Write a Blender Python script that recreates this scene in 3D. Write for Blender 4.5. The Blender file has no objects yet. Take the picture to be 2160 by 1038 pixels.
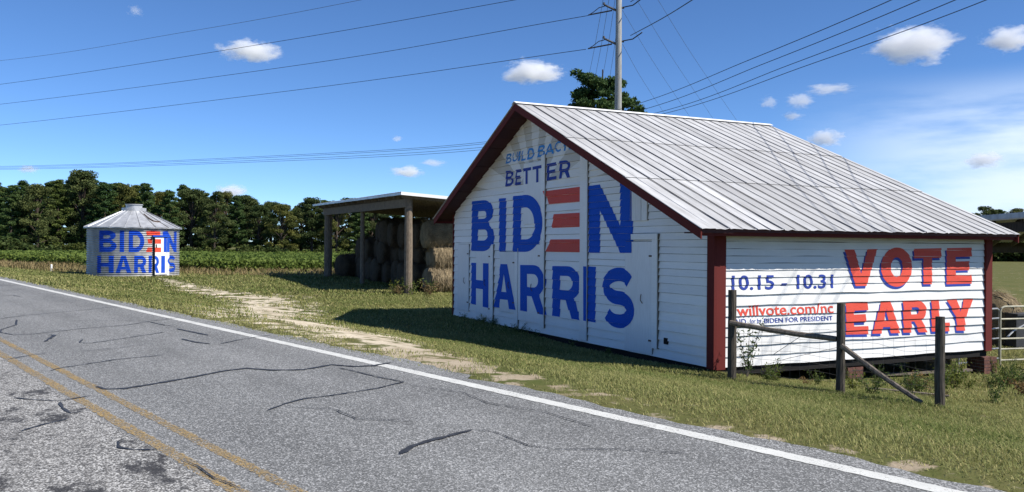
import bpy, bmesh, math, random
import numpy as np
from mathutils import Vector, Matrix
from mathutils.geometry import tessellate_polygon

# ------------------------------------------------------------------ camera
# world: barn front corner (gable/side) at the origin, +x along the side wall, +y along the gable, +z up
scene = bpy.context.scene
col = scene.collection
CAM = Vector((-9.8738, -12.1847, 2.1568))
YAW, PITCH, ROLL = 1.122757, 0.0, 0.00696
F = Vector((math.cos(YAW) * math.cos(PITCH), math.sin(YAW) * math.cos(PITCH), math.sin(PITCH)))
R0_ = Vector((math.sin(YAW), -math.cos(YAW), 0))
U0_ = R0_.cross(F)
R_ = R0_ * math.cos(ROLL) + U0_ * math.sin(ROLL)
U_ = -R0_ * math.sin(ROLL) + U0_ * math.cos(ROLL)
cd = bpy.data.cameras.new('camera')
cd.sensor_width = 36.0
cd.lens = 1802.56 / 2160 * 36.0
cd.clip_end = 20000
cam = bpy.data.objects.new('camera', cd)
col.objects.link(cam)
cam.matrix_world = Matrix(((R_.x, U_.x, -F.x, CAM.x), (R_.y, U_.y, -F.y, CAM.y), (R_.z, U_.z, -F.z, CAM.z), (0, 0, 0, 1)))
scene.camera = cam

# ------------------------------------------------------------------ light
SUN_AZ, SUN_EL = math.radians(-49), math.radians(45.5)
sun_dir = Vector((math.cos(SUN_AZ) * math.cos(SUN_EL), math.sin(SUN_AZ) * math.cos(SUN_EL), math.sin(SUN_EL)))
world = bpy.data.worlds.new('World')
scene.world = world
world.use_nodes = True
wn, wl = world.node_tree.nodes, world.node_tree.links
wn.clear()
w_out = wn.new('ShaderNodeOutputWorld')
w_bg = wn.new('ShaderNodeBackground')
w_bg.inputs['Strength'].default_value = 0.107
w_sky = wn.new('ShaderNodeTexSky')
w_sky.sky_type = 'NISHITA'
w_sky.sun_disc = False
w_sky.sun_elevation = SUN_EL
w_sky.sun_rotation = math.radians(90) - SUN_AZ
w_sky.altitude = 50
w_sky.air_density = 0.55
w_sky.dust_density = 0.0
w_sky.ozone_density = 7.0
# thin high cirrus veil, everywhere in the sky, denser low down
w_tc = wn.new('ShaderNodeTexCoord')
w_sep = wn.new('ShaderNodeSeparateXYZ')
wl.new(w_tc.outputs['Generated'], w_sep.inputs[0])
w_map = wn.new('ShaderNodeMapping')
w_map.inputs['Rotation'].default_value = (0, 0.05, 0.3)
w_map.inputs['Scale'].default_value = (1.3, 1.3, 7.0)
wl.new(w_tc.outputs['Generated'], w_map.inputs[0])
w_n1 = wn.new('ShaderNodeTexNoise')
w_n1.inputs['Scale'].default_value = 2.6
w_n1.inputs['Detail'].default_value = 7
w_n1.inputs['Roughness'].default_value = 0.55
wl.new(w_map.outputs[0], w_n1.inputs['Vector'])
w_n2 = wn.new('ShaderNodeTexNoise')
w_n2.inputs['Scale'].default_value = 1.1
w_n2.inputs['Detail'].default_value = 2
w_off = wn.new('ShaderNodeMapping')
w_off.inputs['Location'].default_value = (0.35, 0.0, 0.0)
wl.new(w_tc.outputs['Generated'], w_off.inputs[0])
wl.new(w_off.outputs[0], w_n2.inputs['Vector'])
# veil lies over the part of the sky towards +x (behind the barn's far end) and thins out away from it
w_dir = wn.new('ShaderNodeMapRange')
w_dir.interpolation_type = 'SMOOTHSTEP'
w_dir.inputs['From Min'].default_value = 0.66
w_dir.inputs['From Max'].default_value = 0.86
wl.new(w_sep.outputs['X'], w_dir.inputs['Value'])
w_low = wn.new('ShaderNodeMapRange')
w_low.interpolation_type = 'SMOOTHSTEP'
w_low.inputs['From Min'].default_value = 0.19
w_low.inputs['From Max'].default_value = 0.12
wl.new(w_sep.outputs['Z'], w_low.inputs['Value'])
w_str = wn.new('ShaderNodeMapRange')
w_str.interpolation_type = 'SMOOTHSTEP'
w_str.inputs['From Min'].default_value = 0.28
w_str.inputs['From Max'].default_value = 0.58
wl.new(w_n1.outputs['Fac'], w_str.inputs['Value'])
w_m1 = wn.new('ShaderNodeMath'); w_m1.operation = 'MULTIPLY'
wl.new(w_dir.outputs[0], w_m1.inputs[0]); wl.new(w_low.outputs[0], w_m1.inputs[1])
w_m2 = wn.new('ShaderNodeMath'); w_m2.operation = 'MULTIPLY'
wl.new(w_m1.outputs[0], w_m2.inputs[0]); wl.new(w_str.outputs[0], w_m2.inputs[1])
w_m3 = wn.new('ShaderNodeMath'); w_m3.operation = 'MULTIPLY'
wl.new(w_m2.outputs[0], w_m3.inputs[0]); w_m3.inputs[1].default_value = 0.95
w_mix = wn.new('ShaderNodeMixRGB')
wl.new(w_m3.outputs[0], w_mix.inputs['Fac'])
w_hs = wn.new('ShaderNodeHueSaturation')
w_hs.inputs['Saturation'].default_value = 1.06
wl.new(w_sky.outputs[0], w_hs.inputs['Color'])
wl.new(w_hs.outputs[0], w_mix.inputs['Color1'])
w_mix.inputs['Color2'].default_value = (5.3, 6.1, 7.2, 1)
wl.new(w_mix.outputs[0], w_bg.inputs['Color'])
wl.new(w_bg.outputs[0], w_out.inputs['Surface'])

sd = bpy.data.lights.new('sun', 'SUN')
sd.energy = 4.2
sd.angle = math.radians(0.53)
sd.color = (1.0, 0.95, 0.87)
sun = bpy.data.objects.new('sun', sd)
col.objects.link(sun)
sun.rotation_euler = sun_dir.to_track_quat('Z', 'Y').to_euler()
sun.location = (20, -30, 40)

scene.view_settings.view_transform = 'Standard'
scene.view_settings.look = 'None'
scene.view_settings.exposure = 0.68
scene.view_settings.gamma = 1.0
scene.view_settings.use_curve_mapping = False
scene.render.engine = 'CYCLES'
scene.cycles.use_denoising = True
scene.cycles.max_bounces = 12
scene.cycles.diffuse_bounces = 4
scene.cycles.glossy_bounces = 3
scene.cycles.transmission_bounces = 4
scene.cycles.transparent_max_bounces = 8
scene.cycles.volume_bounces = 12

# ------------------------------------------------------------------ helpers
rnd = random.Random(7)
nrs = np.random.RandomState(11)


def sm(t):
    t = min(1.0, max(0.0, t))
    return t * t * (3 - 2 * t)


def hsh(*k):
    v = math.sin(sum((i + 1.37) * 12.9898 * x for i, x in enumerate(k)) + 0.711) * 43758.5453
    return v - math.floor(v)


def tag(o, label=None, cat=None, group=None, kind=None):
    if label: o['label'] = label
    if cat: o['category'] = cat
    if group: o['group'] = group
    if kind: o['kind'] = kind
    return o


def empty(name, loc, label, cat, group=None, rz=0.0):
    o = bpy.data.objects.new(name, None)
    o.empty_display_size = 0.3
    col.objects.link(o)
    o.location = loc
    o.rotation_euler = (0, 0, rz)
    tag(o, label, cat, group)
    return o


def wmat(o):
    m = Matrix.LocRotScale(o.location, o.rotation_euler, o.scale)
    return m if o.parent is None else wmat(o.parent) @ o.matrix_parent_inverse @ m


def link(name, me, mat=None, parent=None, world_space=True):
    if mat is not None and not me.materials:
        me.materials.append(mat)
    o = bpy.data.objects.new(name, me)
    col.objects.link(o)
    if parent is not None:
        o.parent = parent
        if world_space:
            m = wmat(parent)
            o.matrix_parent_inverse = m.inverted()
    return o


class MB:
    def __init__(self):
        self.v, self.f = [], []

    def add(self, vs, fs):
        b = len(self.v)
        self.v.extend([tuple(x) for x in vs])
        self.f.extend([tuple(i + b for i in f) for f in fs])

    def box(self, x0, x1, y0, y1, z0, z1):
        vs = [(x, y, z) for x in (x0, x1) for y in (y0, y1) for z in (z0, z1)]
        self.add(vs, [(0, 1, 3, 2), (4, 6, 7, 5), (0, 4, 5, 1), (2, 3, 7, 6), (0, 2, 6, 4), (1, 5, 7, 3)])

    def beam(self, a, b, w, h, up=(0, 0, 1)):
        """box from a to b, w across, h along up"""
        a, b = Vector(a), Vector(b)
        d = (b - a).normalized()
        s = d.cross(Vector(up))
        if s.length < 1e-4:
            s = d.cross(Vector((1, 0, 0)))
        s.normalize()
        t = s.cross(d).normalized()
        vs = []
        for p in (a, b):
            for i, j in ((-1, -1), (1, -1), (1, 1), (-1, 1)):
                vs.append(p + s * (i * w / 2) + t * (j * h / 2))
        self.add(vs, [(0, 3, 2, 1), (4, 5, 6, 7), (0, 1, 5, 4), (1, 2, 6, 5), (2, 3, 7, 6), (3, 0, 4, 7)])

    def tube(self, pts, rad, segs=8, caps=True):
        pts = [Vector(p) for p in pts]
        n = len(pts)
        if not hasattr(rad, '__len__'):
            rad = [rad] * n
        base = len(self.v)
        ref = None
        for i, p in enumerate(pts):
            d = (pts[min(i + 1, n - 1)] - pts[max(i - 1, 0)]).normalized()
            if ref is None:
                ref = Vector((0, 0, 1)) if abs(d.z) < 0.9 else Vector((1, 0, 0))
            s = d.cross(ref).normalized()
            t = s.cross(d).normalized()
            ref = t
            for k in range(segs):
                a = 2 * math.pi * k / segs
                self.v.append(tuple(p + (s * math.cos(a) + t * math.sin(a)) * rad[i]))
        for i in range(n - 1):
            for k in range(segs):
                a = base + i * segs + k
                b = base + i * segs + (k + 1) % segs
                self.f.append((a, b, b + segs, a + segs))
        if caps:
            self.f.append(tuple(base + k for k in range(segs))[::-1])
            self.f.append(tuple(base + (n - 1) * segs + k for k in range(segs)))

    def build(self, name, mat, parent=None, smooth=False):
        me = bpy.data.meshes.new(name)
        me.from_pydata(self.v, [], self.f)
        if smooth:
            me.polygons.foreach_set('use_smooth', [True] * len(me.polygons))
        me.update()
        return link(name, me, mat, parent)


def np_mesh(name, verts, faces, mat, parent=None, attr=None, smooth=False):
    """verts (n,3) array, faces (m,k) array all of the same size"""
    me = bpy.data.meshes.new(name)
    n, (m, k) = len(verts), faces.shape
    me.vertices.add(n)
    me.vertices.foreach_set('co', np.ascontiguousarray(verts, dtype=np.float32).ravel())
    me.loops.add(m * k)
    me.loops.foreach_set('vertex_index', np.ascontiguousarray(faces, dtype=np.int32).ravel())
    me.polygons.add(m)
    me.polygons.foreach_set('loop_start', np.arange(0, m * k, k, dtype=np.int32))
    me.polygons.foreach_set('loop_total', np.full(m, k, dtype=np.int32))
    if smooth:
        me.polygons.foreach_set('use_smooth', np.ones(m, dtype=bool))
    if attr:
        for nm, val in attr.items():
            a = me.attributes.new(nm, 'FLOAT', 'POINT')
            a.data.foreach_set('value', np.ascontiguousarray(val, dtype=np.float32))
    me.update(calc_edges=True)
    me.validate()
    if name == '__mesh__':
        return me
    return link(name, me, mat, parent)


# ------------------------------------------------------------------ materials
def mat_new(name):
    m = bpy.data.materials.new(name)
    m.use_nodes = True
    nt = m.node_tree
    b = nt.nodes['Principled BSDF']
    b.inputs['Specular IOR Level'].default_value = 0.25
    return m, nt, b


def N(nt, typ, **kw):
    n = nt.nodes.new(typ)
    for k, v in kw.items():
        if k in n.inputs:
            n.inputs[k].default_value = v
        else:
            setattr(n, k, v)
    return n


def pos(nt, scale=(1, 1, 1), obj=False):
    tc = N(nt, 'ShaderNodeTexCoord')
    g = N(nt, 'ShaderNodeNewGeometry')
    mp = N(nt, 'ShaderNodeMapping')
    mp.inputs['Scale'].default_value = scale
    nt.links.new(tc.outputs['Object'] if obj else g.outputs['Position'], mp.inputs[0])
    return mp.outputs[0]


def noise(nt, vec, scale, detail=4, rough=0.55):
    n = N(nt, 'ShaderNodeTexNoise')
    n.inputs['Scale'].default_value = scale
    n.inputs['Detail'].default_value = detail
    n.inputs['Roughness'].default_value = rough
    nt.links.new(vec, n.inputs['Vector'])
    return n.outputs['Fac']


def ramp(nt, fac, stops):
    r = N(nt, 'ShaderNodeValToRGB')
    e = r.color_ramp.elements
    while len(e) < len(stops):
        e.new(0.5)
    for el, (p, c) in zip(e, stops):
        el.position = p
        el.color = (c[0], c[1], c[2], 1) if hasattr(c, '__len__') else (c, c, c, 1)
    nt.links.new(fac, r.inputs[0])
    return r.outputs[0]


def mixc(nt, fac, a, b, mode='MIX'):
    m = N(nt, 'ShaderNodeMixRGB')
    m.blend_type = mode
    for sock, v in ((m.inputs['Fac'], fac), (m.inputs['Color1'], a), (m.inputs['Color2'], b)):
        if hasattr(v, 'is_linked') or isinstance(v, bpy.types.NodeSocket):
            nt.links.new(v, sock)
        elif hasattr(v, '__len__'):
            sock.default_value = (v[0], v[1], v[2], 1)
        else:
            sock.default_value = v
    return m.outputs[0]


def bump(nt, b, h, strength=0.3, dist=0.01):
    n = N(nt, 'ShaderNodeBump')
    n.inputs['Strength'].default_value = strength
    n.inputs['Distance'].default_value = dist
    nt.links.new(h, n.inputs['Height'])
    nt.links.new(n.outputs[0], b.inputs['Normal'])


def attr(nt, name):
    a = N(nt, 'ShaderNodeAttribute')
    a.attribute_name = name
    return a.outputs['Fac']


def objrand(nt):
    return N(nt, 'ShaderNodeObjectInfo').outputs['Random']


def paint_mat(name, c, dirt=(0.25, 0.23, 0.2), flakes=0.0, streak=(1, 1, 1), var=0.12, rough=0.6, grime=0.35, worn=False):
    """old brushed paint on wood: grain, soft dirt, flaked spots"""
    m, nt, b = mat_new(name)
    v = pos(nt, streak)
    n1 = noise(nt, v, 9, 6, 0.6)
    n2 = noise(nt, pos(nt), 1.3, 3)
    cc = mixc(nt, ramp(nt, n2, [(0.35, 0), (0.75, grime)]), c, [c[i] * 0.55 + dirt[i] * 0.45 for i in range(3)])
    cc = mixc(nt, ramp(nt, n1, [(0.42, 0), (0.75, 0.5)]), cc, [c[i] * 0.7 + dirt[i] * 0.3 for i in range(3)])
    cc = mixc(nt, 1.0, cc, ramp(nt, objrand(nt), [(0, 1 - var), (1, 1.0)]), 'MULTIPLY')
    if flakes:
        n3 = noise(nt, pos(nt, tuple(s * 2.2 for s in streak)), 6, 8, 0.7)
        cc = mixc(nt, ramp(nt, n3, [(0.70 - flakes, 0), (0.715 - flakes, 1)]), cc, (0.19, 0.165, 0.14))
    nt.links.new(cc, b.inputs['Base Color'])
    b.inputs['Roughness'].default_value = rough
    bump(nt, b, n1, 0.25, 0.006)
    if worn:
        nt.links.new(ramp(nt, noise(nt, pos(nt, tuple(x * 1.5 for x in streak)), 11, 6, 0.65), [(0.27, 0.25), (0.42, 1.0)]), b.inputs['Alpha'])
    return m


def plain(name, c, rough=0.6, metal=0.0, nscale=8, amt=0.25, bmp=0.1, streak=(1, 1, 1), obj=False):
    m, nt, b = mat_new(name)
    n1 = noise(nt, pos(nt, streak, obj), nscale, 5)
    cc = mixc(nt, ramp(nt, n1, [(0.3, 0), (0.7, 1)]), [x * (1 - amt) for x in c], [min(1, x * (1 + amt)) for x in c])
    nt.links.new(cc, b.inputs['Base Color'])
    b.inputs['Roughness'].default_value = rough
    b.inputs['Metallic'].default_value = metal
    if bmp:
        bump(nt, b, n1, bmp, 0.01)
    return m


GS = (3, 0.6, 14)      # grain along y (gable boards)
SS = (0.6, 3, 14)      # grain along x (side boards)
M = {}
M['white_g'] = paint_mat('white_board_paint', (0.85, 0.855, 0.85), flakes=-0.005, streak=GS, grime=0.2, var=0.08)
M['white_s'] = paint_mat('white_side_paint', (0.76, 0.76, 0.75), flakes=0.04, streak=SS, grime=0.3)
M['cream_g'] = paint_mat('weathered_gable_paint', (0.70, 0.66, 0.58), flakes=0.01, streak=GS, grime=0.45, var=0.15)
M['ray'] = paint_mat('pale_ray_paint', (0.84, 0.82, 0.77), streak=GS, grime=0.3, var=0.03)
M['panel'] = paint_mat('white_panel_paint', (0.83, 0.835, 0.84), streak=(3, 5, 0.5), grime=0.22)
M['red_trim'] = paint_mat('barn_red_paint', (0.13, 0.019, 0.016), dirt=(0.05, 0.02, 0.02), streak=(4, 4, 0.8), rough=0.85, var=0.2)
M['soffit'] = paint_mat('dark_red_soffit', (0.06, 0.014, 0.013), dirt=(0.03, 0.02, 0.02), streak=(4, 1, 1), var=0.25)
M['blue'] = paint_mat('blue_letter_paint', (0.006, 0.088, 0.52), dirt=(0.004, 0.04, 0.28), streak=GS, var=0.06, rough=0.8, grime=0.3, worn=True)
M['blue_s'] = paint_mat('blue_side_paint', (0.018, 0.045, 0.30), dirt=(0.02, 0.04, 0.15), streak=SS, flakes=0.0, rough=0.5, worn=True)
M['sky_blue'] = paint_mat('light_blue_paint', (0.04, 0.27, 0.66), dirt=(0.1, 0.15, 0.2), streak=GS, var=0.05, worn=True)
M['navy'] = paint_mat('navy_paint', (0.012, 0.04, 0.30), dirt=(0.05, 0.05, 0.15), streak=GS, var=0.05, worn=True)
M['red'] = paint_mat('red_letter_paint', (0.66, 0.07, 0.04), dirt=(0.3, 0.05, 0.05), streak=GS, var=0.06, worn=True)
M['red_s'] = paint_mat('red_side_paint', (0.66, 0.075, 0.045), dirt=(0.35, 0.06, 0.05), streak=SS, flakes=0.01, var=0.06, worn=True)
M['dark'] = plain('dark_interior', (0.012, 0.011, 0.011), 0.9)  # near black, standing in for shade in gaps, holes and voids
M['old_wood'] = plain('weathered_wood', (0.15, 0.125, 0.10), 0.85, nscale=6, amt=0.45, bmp=0.4, streak=(6, 6, 0.7))  # used for the shadow strips beside gable doors and trims
M['shed_wood'] = plain('shed_wood', (0.17, 0.135, 0.10), 0.85, nscale=6, amt=0.4, bmp=0.3, streak=(5, 5, 1.0))
M['post_dark'] = plain('dark_post_wood', (0.07, 0.06, 0.048), 0.9, nscale=7, amt=0.55, bmp=0.6, streak=(7, 7, 0.7))
M['brick'] = plain('red_brick', (0.125, 0.058, 0.045), 0.85, nscale=12, amt=0.35, bmp=0.3)
M['mortar'] = plain('mortar', (0.34, 0.31, 0.27), 0.9, nscale=20)
M['hinge'] = plain('rusty_iron', (0.10, 0.06, 0.04), 0.6, 0.4, nscale=20)
M['gate_white'] = plain('galvanised_gate', (0.38, 0.385, 0.39), 0.35, 0.55, nscale=6, amt=0.12, bmp=0)
M['gate_cream'] = plain('cream_gate', (0.42, 0.40, 0.31), 0.4, 0.2, nscale=6, amt=0.25, bmp=0)
M['wire'] = plain('black_cable', (0.02, 0.02, 0.022), 0.6, nscale=3, bmp=0)
M['wire_thin'] = plain('grey_cable', (0.09, 0.095, 0.11), 0.6, nscale=3, bmp=0)
M['fence_wire'] = plain('rusted_fence_wire', (0.13, 0.12, 0.11), 0.6, 0.3, nscale=9, bmp=0)
M['pole'] = plain('grey_pole', (0.28, 0.28, 0.27), 0.7, nscale=4, amt=0.3, bmp=0.2, streak=(6, 6, 0.5))
M['insulator'] = plain('dark_bracket', (0.07, 0.07, 0.075), 0.5, nscale=5, bmp=0)


def roof_metal():
    m, nt, b = mat_new('painted_metal_roof')
    v = pos(nt, (3.0, 0.5, 0.5))
    n1 = noise(nt, v, 2.2, 7, 0.6)
    n2 = noise(nt, pos(nt, (2.0, 0.45, 0.45)), 0.7, 4, 0.6)
    n3 = noise(nt, pos(nt, (9.0, 1.2, 1.2)), 3.0, 6, 0.65)
    c = mixc(nt, ramp(nt, n1, [(0.38, 0), (0.72, 0.9)]), (0.57, 0.57, 0.57), (0.35, 0.345, 0.34))
    c = mixc(nt, ramp(nt, n2, [(0.42, 0), (0.64, 0.75)]), c, (0.40, 0.395, 0.39))
    c = mixc(nt, ramp(nt, n3, [(0.60, 0), (0.74, 0.5)]), c, (0.24, 0.235, 0.23))
    c = mixc(nt, 1.0, c, ramp(nt, objrand(nt), [(0, 0.82), (1, 1.0)]), 'MULTIPLY')
    nt.links.new(c, b.inputs['Base Color'])
    b.inputs['Roughness'].default_value = 0.6
    b.inputs['Metallic'].default_value = 0.0
    bump(nt, b, n2, 0.15, 0.02)
    return m


M['roof'] = roof_metal()
M['seam'] = plain('dark_seam', (0.022, 0.022, 0.025), 0.7, nscale=14, amt=0.4)


def galv(name, c, rough=0.45):
    m, nt, b = mat_new(name)
    n1 = noise(nt, pos(nt, (1, 1, 0.35)), 3.0, 5, 0.6)
    n2 = noise(nt, pos(nt), 0.8, 3)
    cc = mixc(nt, ramp(nt, n1, [(0.4, 0), (0.7, 1)]), c, [x * 0.62 for x in c])
    cc = mixc(nt, ramp(nt, n2, [(0.45, 0), (0.7, 0.5)]), cc, [x * 0.75 for x in c])
    nt.links.new(cc, b.inputs['Base Color'])
    b.inputs['Roughness'].default_value = rough
    b.inputs['Metallic'].default_value = 0.35
    return m


M['bin'] = galv('galvanised_bin', (0.47, 0.475, 0.48))
M['bin_roof'] = galv('galvanised_bin_roof', (0.52, 0.53, 0.545))
M['shed_roof'] = galv('galvanised_shed_roof', (0.62, 0.64, 0.67))
M['trim_white'] = plain('white_metal_trim', (0.78, 0.78, 0.77), 0.5, nscale=2, amt=0.08, bmp=0)
M['bin_blue'] = plain('bin_blue_paint', (0.012, 0.075, 0.50), 0.5, nscale=5, amt=0.15, bmp=0)
M['bin_red'] = plain('bin_red_paint', (0.66, 0.085, 0.05), 0.5, nscale=5, amt=0.15, bmp=0)
M['bin_door'] = plain('bin_door_paint', (0.74, 0.75, 0.75), 0.5, nscale=3, amt=0.08, bmp=0)


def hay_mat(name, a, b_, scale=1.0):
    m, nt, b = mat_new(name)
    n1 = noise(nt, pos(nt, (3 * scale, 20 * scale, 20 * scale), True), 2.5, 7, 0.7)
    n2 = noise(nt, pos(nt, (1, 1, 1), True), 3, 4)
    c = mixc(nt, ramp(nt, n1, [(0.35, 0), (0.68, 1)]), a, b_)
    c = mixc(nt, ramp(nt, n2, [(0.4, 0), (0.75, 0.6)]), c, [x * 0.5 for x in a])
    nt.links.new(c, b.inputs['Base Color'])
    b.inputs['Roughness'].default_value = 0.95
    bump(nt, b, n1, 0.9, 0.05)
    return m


M['hay_shaded'] = hay_mat('shaded_hay', (0.045, 0.033, 0.021), (0.155, 0.115, 0.07))  # darker hay copy, the shade inside the shed put into its colour
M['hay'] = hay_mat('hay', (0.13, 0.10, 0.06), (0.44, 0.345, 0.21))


def leaf_mat(name, c1, c2, trans=0.25, hue=True):
    m, nt, b = mat_new(name)
    t = attr(nt, 'tint')
    c = mixc(nt, t, c1, c2)
    if hue:
        c = mixc(nt, 1.0, c, ramp(nt, objrand(nt), [(0, (0.6, 0.72, 0.72)), (0.5, (1.0, 1.0, 1.0)), (1, (1.35, 1.12, 0.85))]), 'MULTIPLY')
    nt.links.new(c, b.inputs['Base Color'])
    b.inputs['Roughness'].default_value = 0.7
    b.inputs['Specular IOR Level'].default_value = 0.15
    tr = N(nt, 'ShaderNodeBsdfTranslucent')
    nt.links.new(c, tr.inputs['Color'])
    mx = N(nt, 'ShaderNodeMixShader')
    mx.inputs[0].default_value = trans
    out = [n for n in nt.nodes if n.type == 'OUTPUT_MATERIAL'][0]
    nt.links.new(b.outputs[0], mx.inputs[1])
    nt.links.new(tr.outputs[0], mx.inputs[2])
    nt.links.new(mx.outputs[0], out.inputs[0])
    return m


M['grass'] = leaf_mat('mown_grass', (0.085, 0.135, 0.024), (0.44, 0.395, 0.17), 0.3, False)
M['dry'] = leaf_mat('dry_grass', (0.17, 0.14, 0.06), (0.36, 0.27, 0.14), 0.3, False)
M['soy'] = leaf_mat('soybean_leaf', (0.055, 0.10, 0.02), (0.19, 0.235, 0.05), 0.3, False)
M['weed'] = leaf_mat('weed_leaf', (0.05, 0.095, 0.02), (0.16, 0.19, 0.05), 0.3)
M['weed_brown'] = leaf_mat('dry_weed_leaf', (0.11, 0.075, 0.035), (0.22, 0.17, 0.085), 0.25)
M['pine'] = leaf_mat('pine_needles', (0.024, 0.058, 0.018), (0.11, 0.16, 0.05), 0.22)
M['oak'] = leaf_mat('oak_leaves', (0.032, 0.056, 0.018), (0.13, 0.15, 0.05), 0.24)
M['bush'] = leaf_mat('bush_leaves', (0.035, 0.058, 0.015), (0.10, 0.125, 0.035), 0.25)
M['bark'] = plain('bark', (0.07, 0.052, 0.04), 0.9, nscale=5, amt=0.4, bmp=0.4, streak=(3, 3, 0.8))

# ------------------------------------------------------------------ ground and road
RU = (-0.24895096, 0.96851609)        # along the road
RN = (0.96851609, 0.24895096)         # across it, towards the barn
RS = 0.0070287
ROAD_H = CAM.z - 1.6


def ns(x, y):
    return x * RN[0] + y * RN[1], (x - CAM.x) * RU[0] + (y - CAM.y) * RU[1]


N_C = CAM.x * RN[0] + CAM.y * RN[1]


def xy(n, s):
    return CAM.x + RU[0] * s + RN[0] * (n - N_C), CAM.y + RU[1] * s + RN[1] * (n - N_C)


def road_z(n, s):
    return ROAD_H + RS * s if s < 90 else ROAD_H + RS * 90


def ground(n, s):
    rz = road_z(n, s)
    if n < -6.5:
        d = -6.5 - n
        z = rz - 0.05 - (0.0 if n > -14.2 else 0.35 * sm((-14.2 - n) / 3))
    else:
        drop = (0.70 - 0.27 * sm((s - 28) / 16)) * sm((n + 6.5) / 6.5)
        if n > 0:
            drop += (0.42 * (1 - math.exp(-n / 2.2)) + 0.004 * min(n, 20)) * (1 - sm((s - 9) / 10))
        z = rz - drop - 0.012
    far = -0.05 - 0.55 * (1 - sm((s - 8) / 25))
    k = max(sm((abs(n) - 9) / 30) if n > 0 else sm((-n - 25) / 40), sm((s - 70) / 60), sm((-s - 20) / 60))
    return z * (1 - k) + far * k


DIRT = [(44, 1.5, 0.3), (36, 0.4, 1.2), (31, 1.0, 2.5), (27, -0.5, 2.7), (23, -2.6, 2.9), (19, -3.9, 2.5), (15, -4.3, 2.3), (12, -5.2, 1.4), (10, -5.7, 1.0), (8, -6.0, 0.7),
        (6.5, -6.2, 0.55), (4, -6.45, 0.35), (-5, -6.5, 0.3)]



def dirt(n, s):
    for (s0, n0, w0), (s1, n1, w1) in zip(DIRT, DIRT[1:]):
        if s1 <= s <= s0:
            t = (s - s1) / (s0 - s1)
            c, w = n1 + (n0 - n1) * t, w1 + (w0 - w1) * t
            return max(0.0, 1 - abs(n - c) / w) ** 0.6 * (0.5 + 0.5 * sm((s - 5) / 5)) * (1 - 0.12 * sm((s - 25) / 3))
    return 0.0


def axis(stops):
    out = []
    for a, b, st in stops:
        k = max(1, round((b - a) / st))
        out += [a + (b - a) * i / k for i in range(k)]
    return out + [stops[-1][1]]


nn = axis([(-900, -60, 120), (-60, -16, 8), (-16, -7, 1.0), (-7, 2, 0.22), (2, 12, 0.6), (12, 60, 4), (60, 900, 70)])
ss = axis([(-300, -20, 40), (-20, 0, 2), (0, 46, 0.3), (46, 130, 5), (130, 1500, 90)])
gv = np.array([(*xy(n, s), ground(n, s)) for s in ss for n in nn])
gd = np.array([dirt(n, s) for s in ss for n in nn])
gi = np.arange(len(ss) * len(nn)).reshape(len(ss), len(nn))
gf = np.stack([gi[:-1, :-1], gi[:-1, 1:], gi[1:, 1:], gi[1:, :-1]], -1).reshape(-1, 4)


def ground_mat():
    m, nt, b = mat_new('grassy_ground')
    v = pos(nt)
    n1 = noise(nt, v, 0.55, 5, 0.6)
    n2 = noise(nt, v, 9.0, 6, 0.65)
    n3 = noise(nt, v, 45, 3, 0.7)
    c = mixc(nt, ramp(nt, n1, [(0.35, 0), (0.65, 1)]), (0.08, 0.095, 0.028), (0.125, 0.12, 0.045))
    c = mixc(nt, ramp(nt, n2, [(0.45, 0), (0.75, 0.6)]), c, (0.17, 0.145, 0.07))
    sand = mixc(nt, ramp(nt, n3, [(0.3, 0), (0.7, 1)]), (0.46, 0.39, 0.28), (0.74, 0.66, 0.52))
    sand = mixc(nt, attr(nt, 'pale'), mixc(nt, 0.6, sand, (0.19, 0.14, 0.09)), sand)
    sand = mixc(nt, ramp(nt, noise(nt, v, 1.6, 5), [(0.45, 0), (0.7, 0.7)]), sand, (0.26, 0.20, 0.13))
    ad = N(nt, 'ShaderNodeMath', operation='ADD')
    nt.links.new(attr(nt, 'dirt'), ad.inputs[0])
    mu = N(nt, 'ShaderNodeMath', operation='MULTIPLY')
    nt.links.new(noise(nt, pos(nt, (1, 1, 1)), 1.9, 7, 0.62), mu.inputs[0])
    mu.inputs[1].default_value = 4.2
    nt.links.new(mu.outputs[0], ad.inputs[1])
    c = mixc(nt, ramp(nt, ad.outputs[0], [(0.97, 0), (1.0, 1)]), c, sand)
    # far pasture is a plain green
    nt.links.new(c, b.inputs['Base Color'])
    b.inputs['Roughness'].default_value = 0.95
    b.inputs['Specular IOR Level'].default_value = 0.05
    bump(nt, b, n2, 0.6, 0.03)
    return m


# the ramp clamps at 1, so scale the sum into it
gm = ground_mat()
for n_ in gm.node_tree.nodes:
    if n_.type == 'VALTORGB' and abs(n_.color_ramp.elements[0].position - 0.97) < 0.01:
        n_.color_ramp.elements[0].position = 0.90
        n_.color_ramp.elements[1].position = 0.99
    if n_.type == 'MATH' and n_.operation == 'ADD':
        sc = gm.node_tree.nodes.new('ShaderNodeMath')
        sc.operation = 'MULTIPLY'
        sc.inputs[1].default_value = 0.34
        for l in list(n_.outputs[0].links):
            to = l.to_socket
            gm.node_tree.links.remove(l)
            gm.node_tree.links.new(sc.outputs[0], to)
        gm.node_tree.links.new(n_.outputs[0], sc.inputs[0])
go = np_mesh('ground', gv, gf, gm, attr={'dirt': gd, 'pale': np.array([sm((s - 8) / 6) for s in ss for n in nn])}, smooth=True)
tag(go, 'grassy verge and yard ground falling gently from the road', kind='structure')


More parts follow.
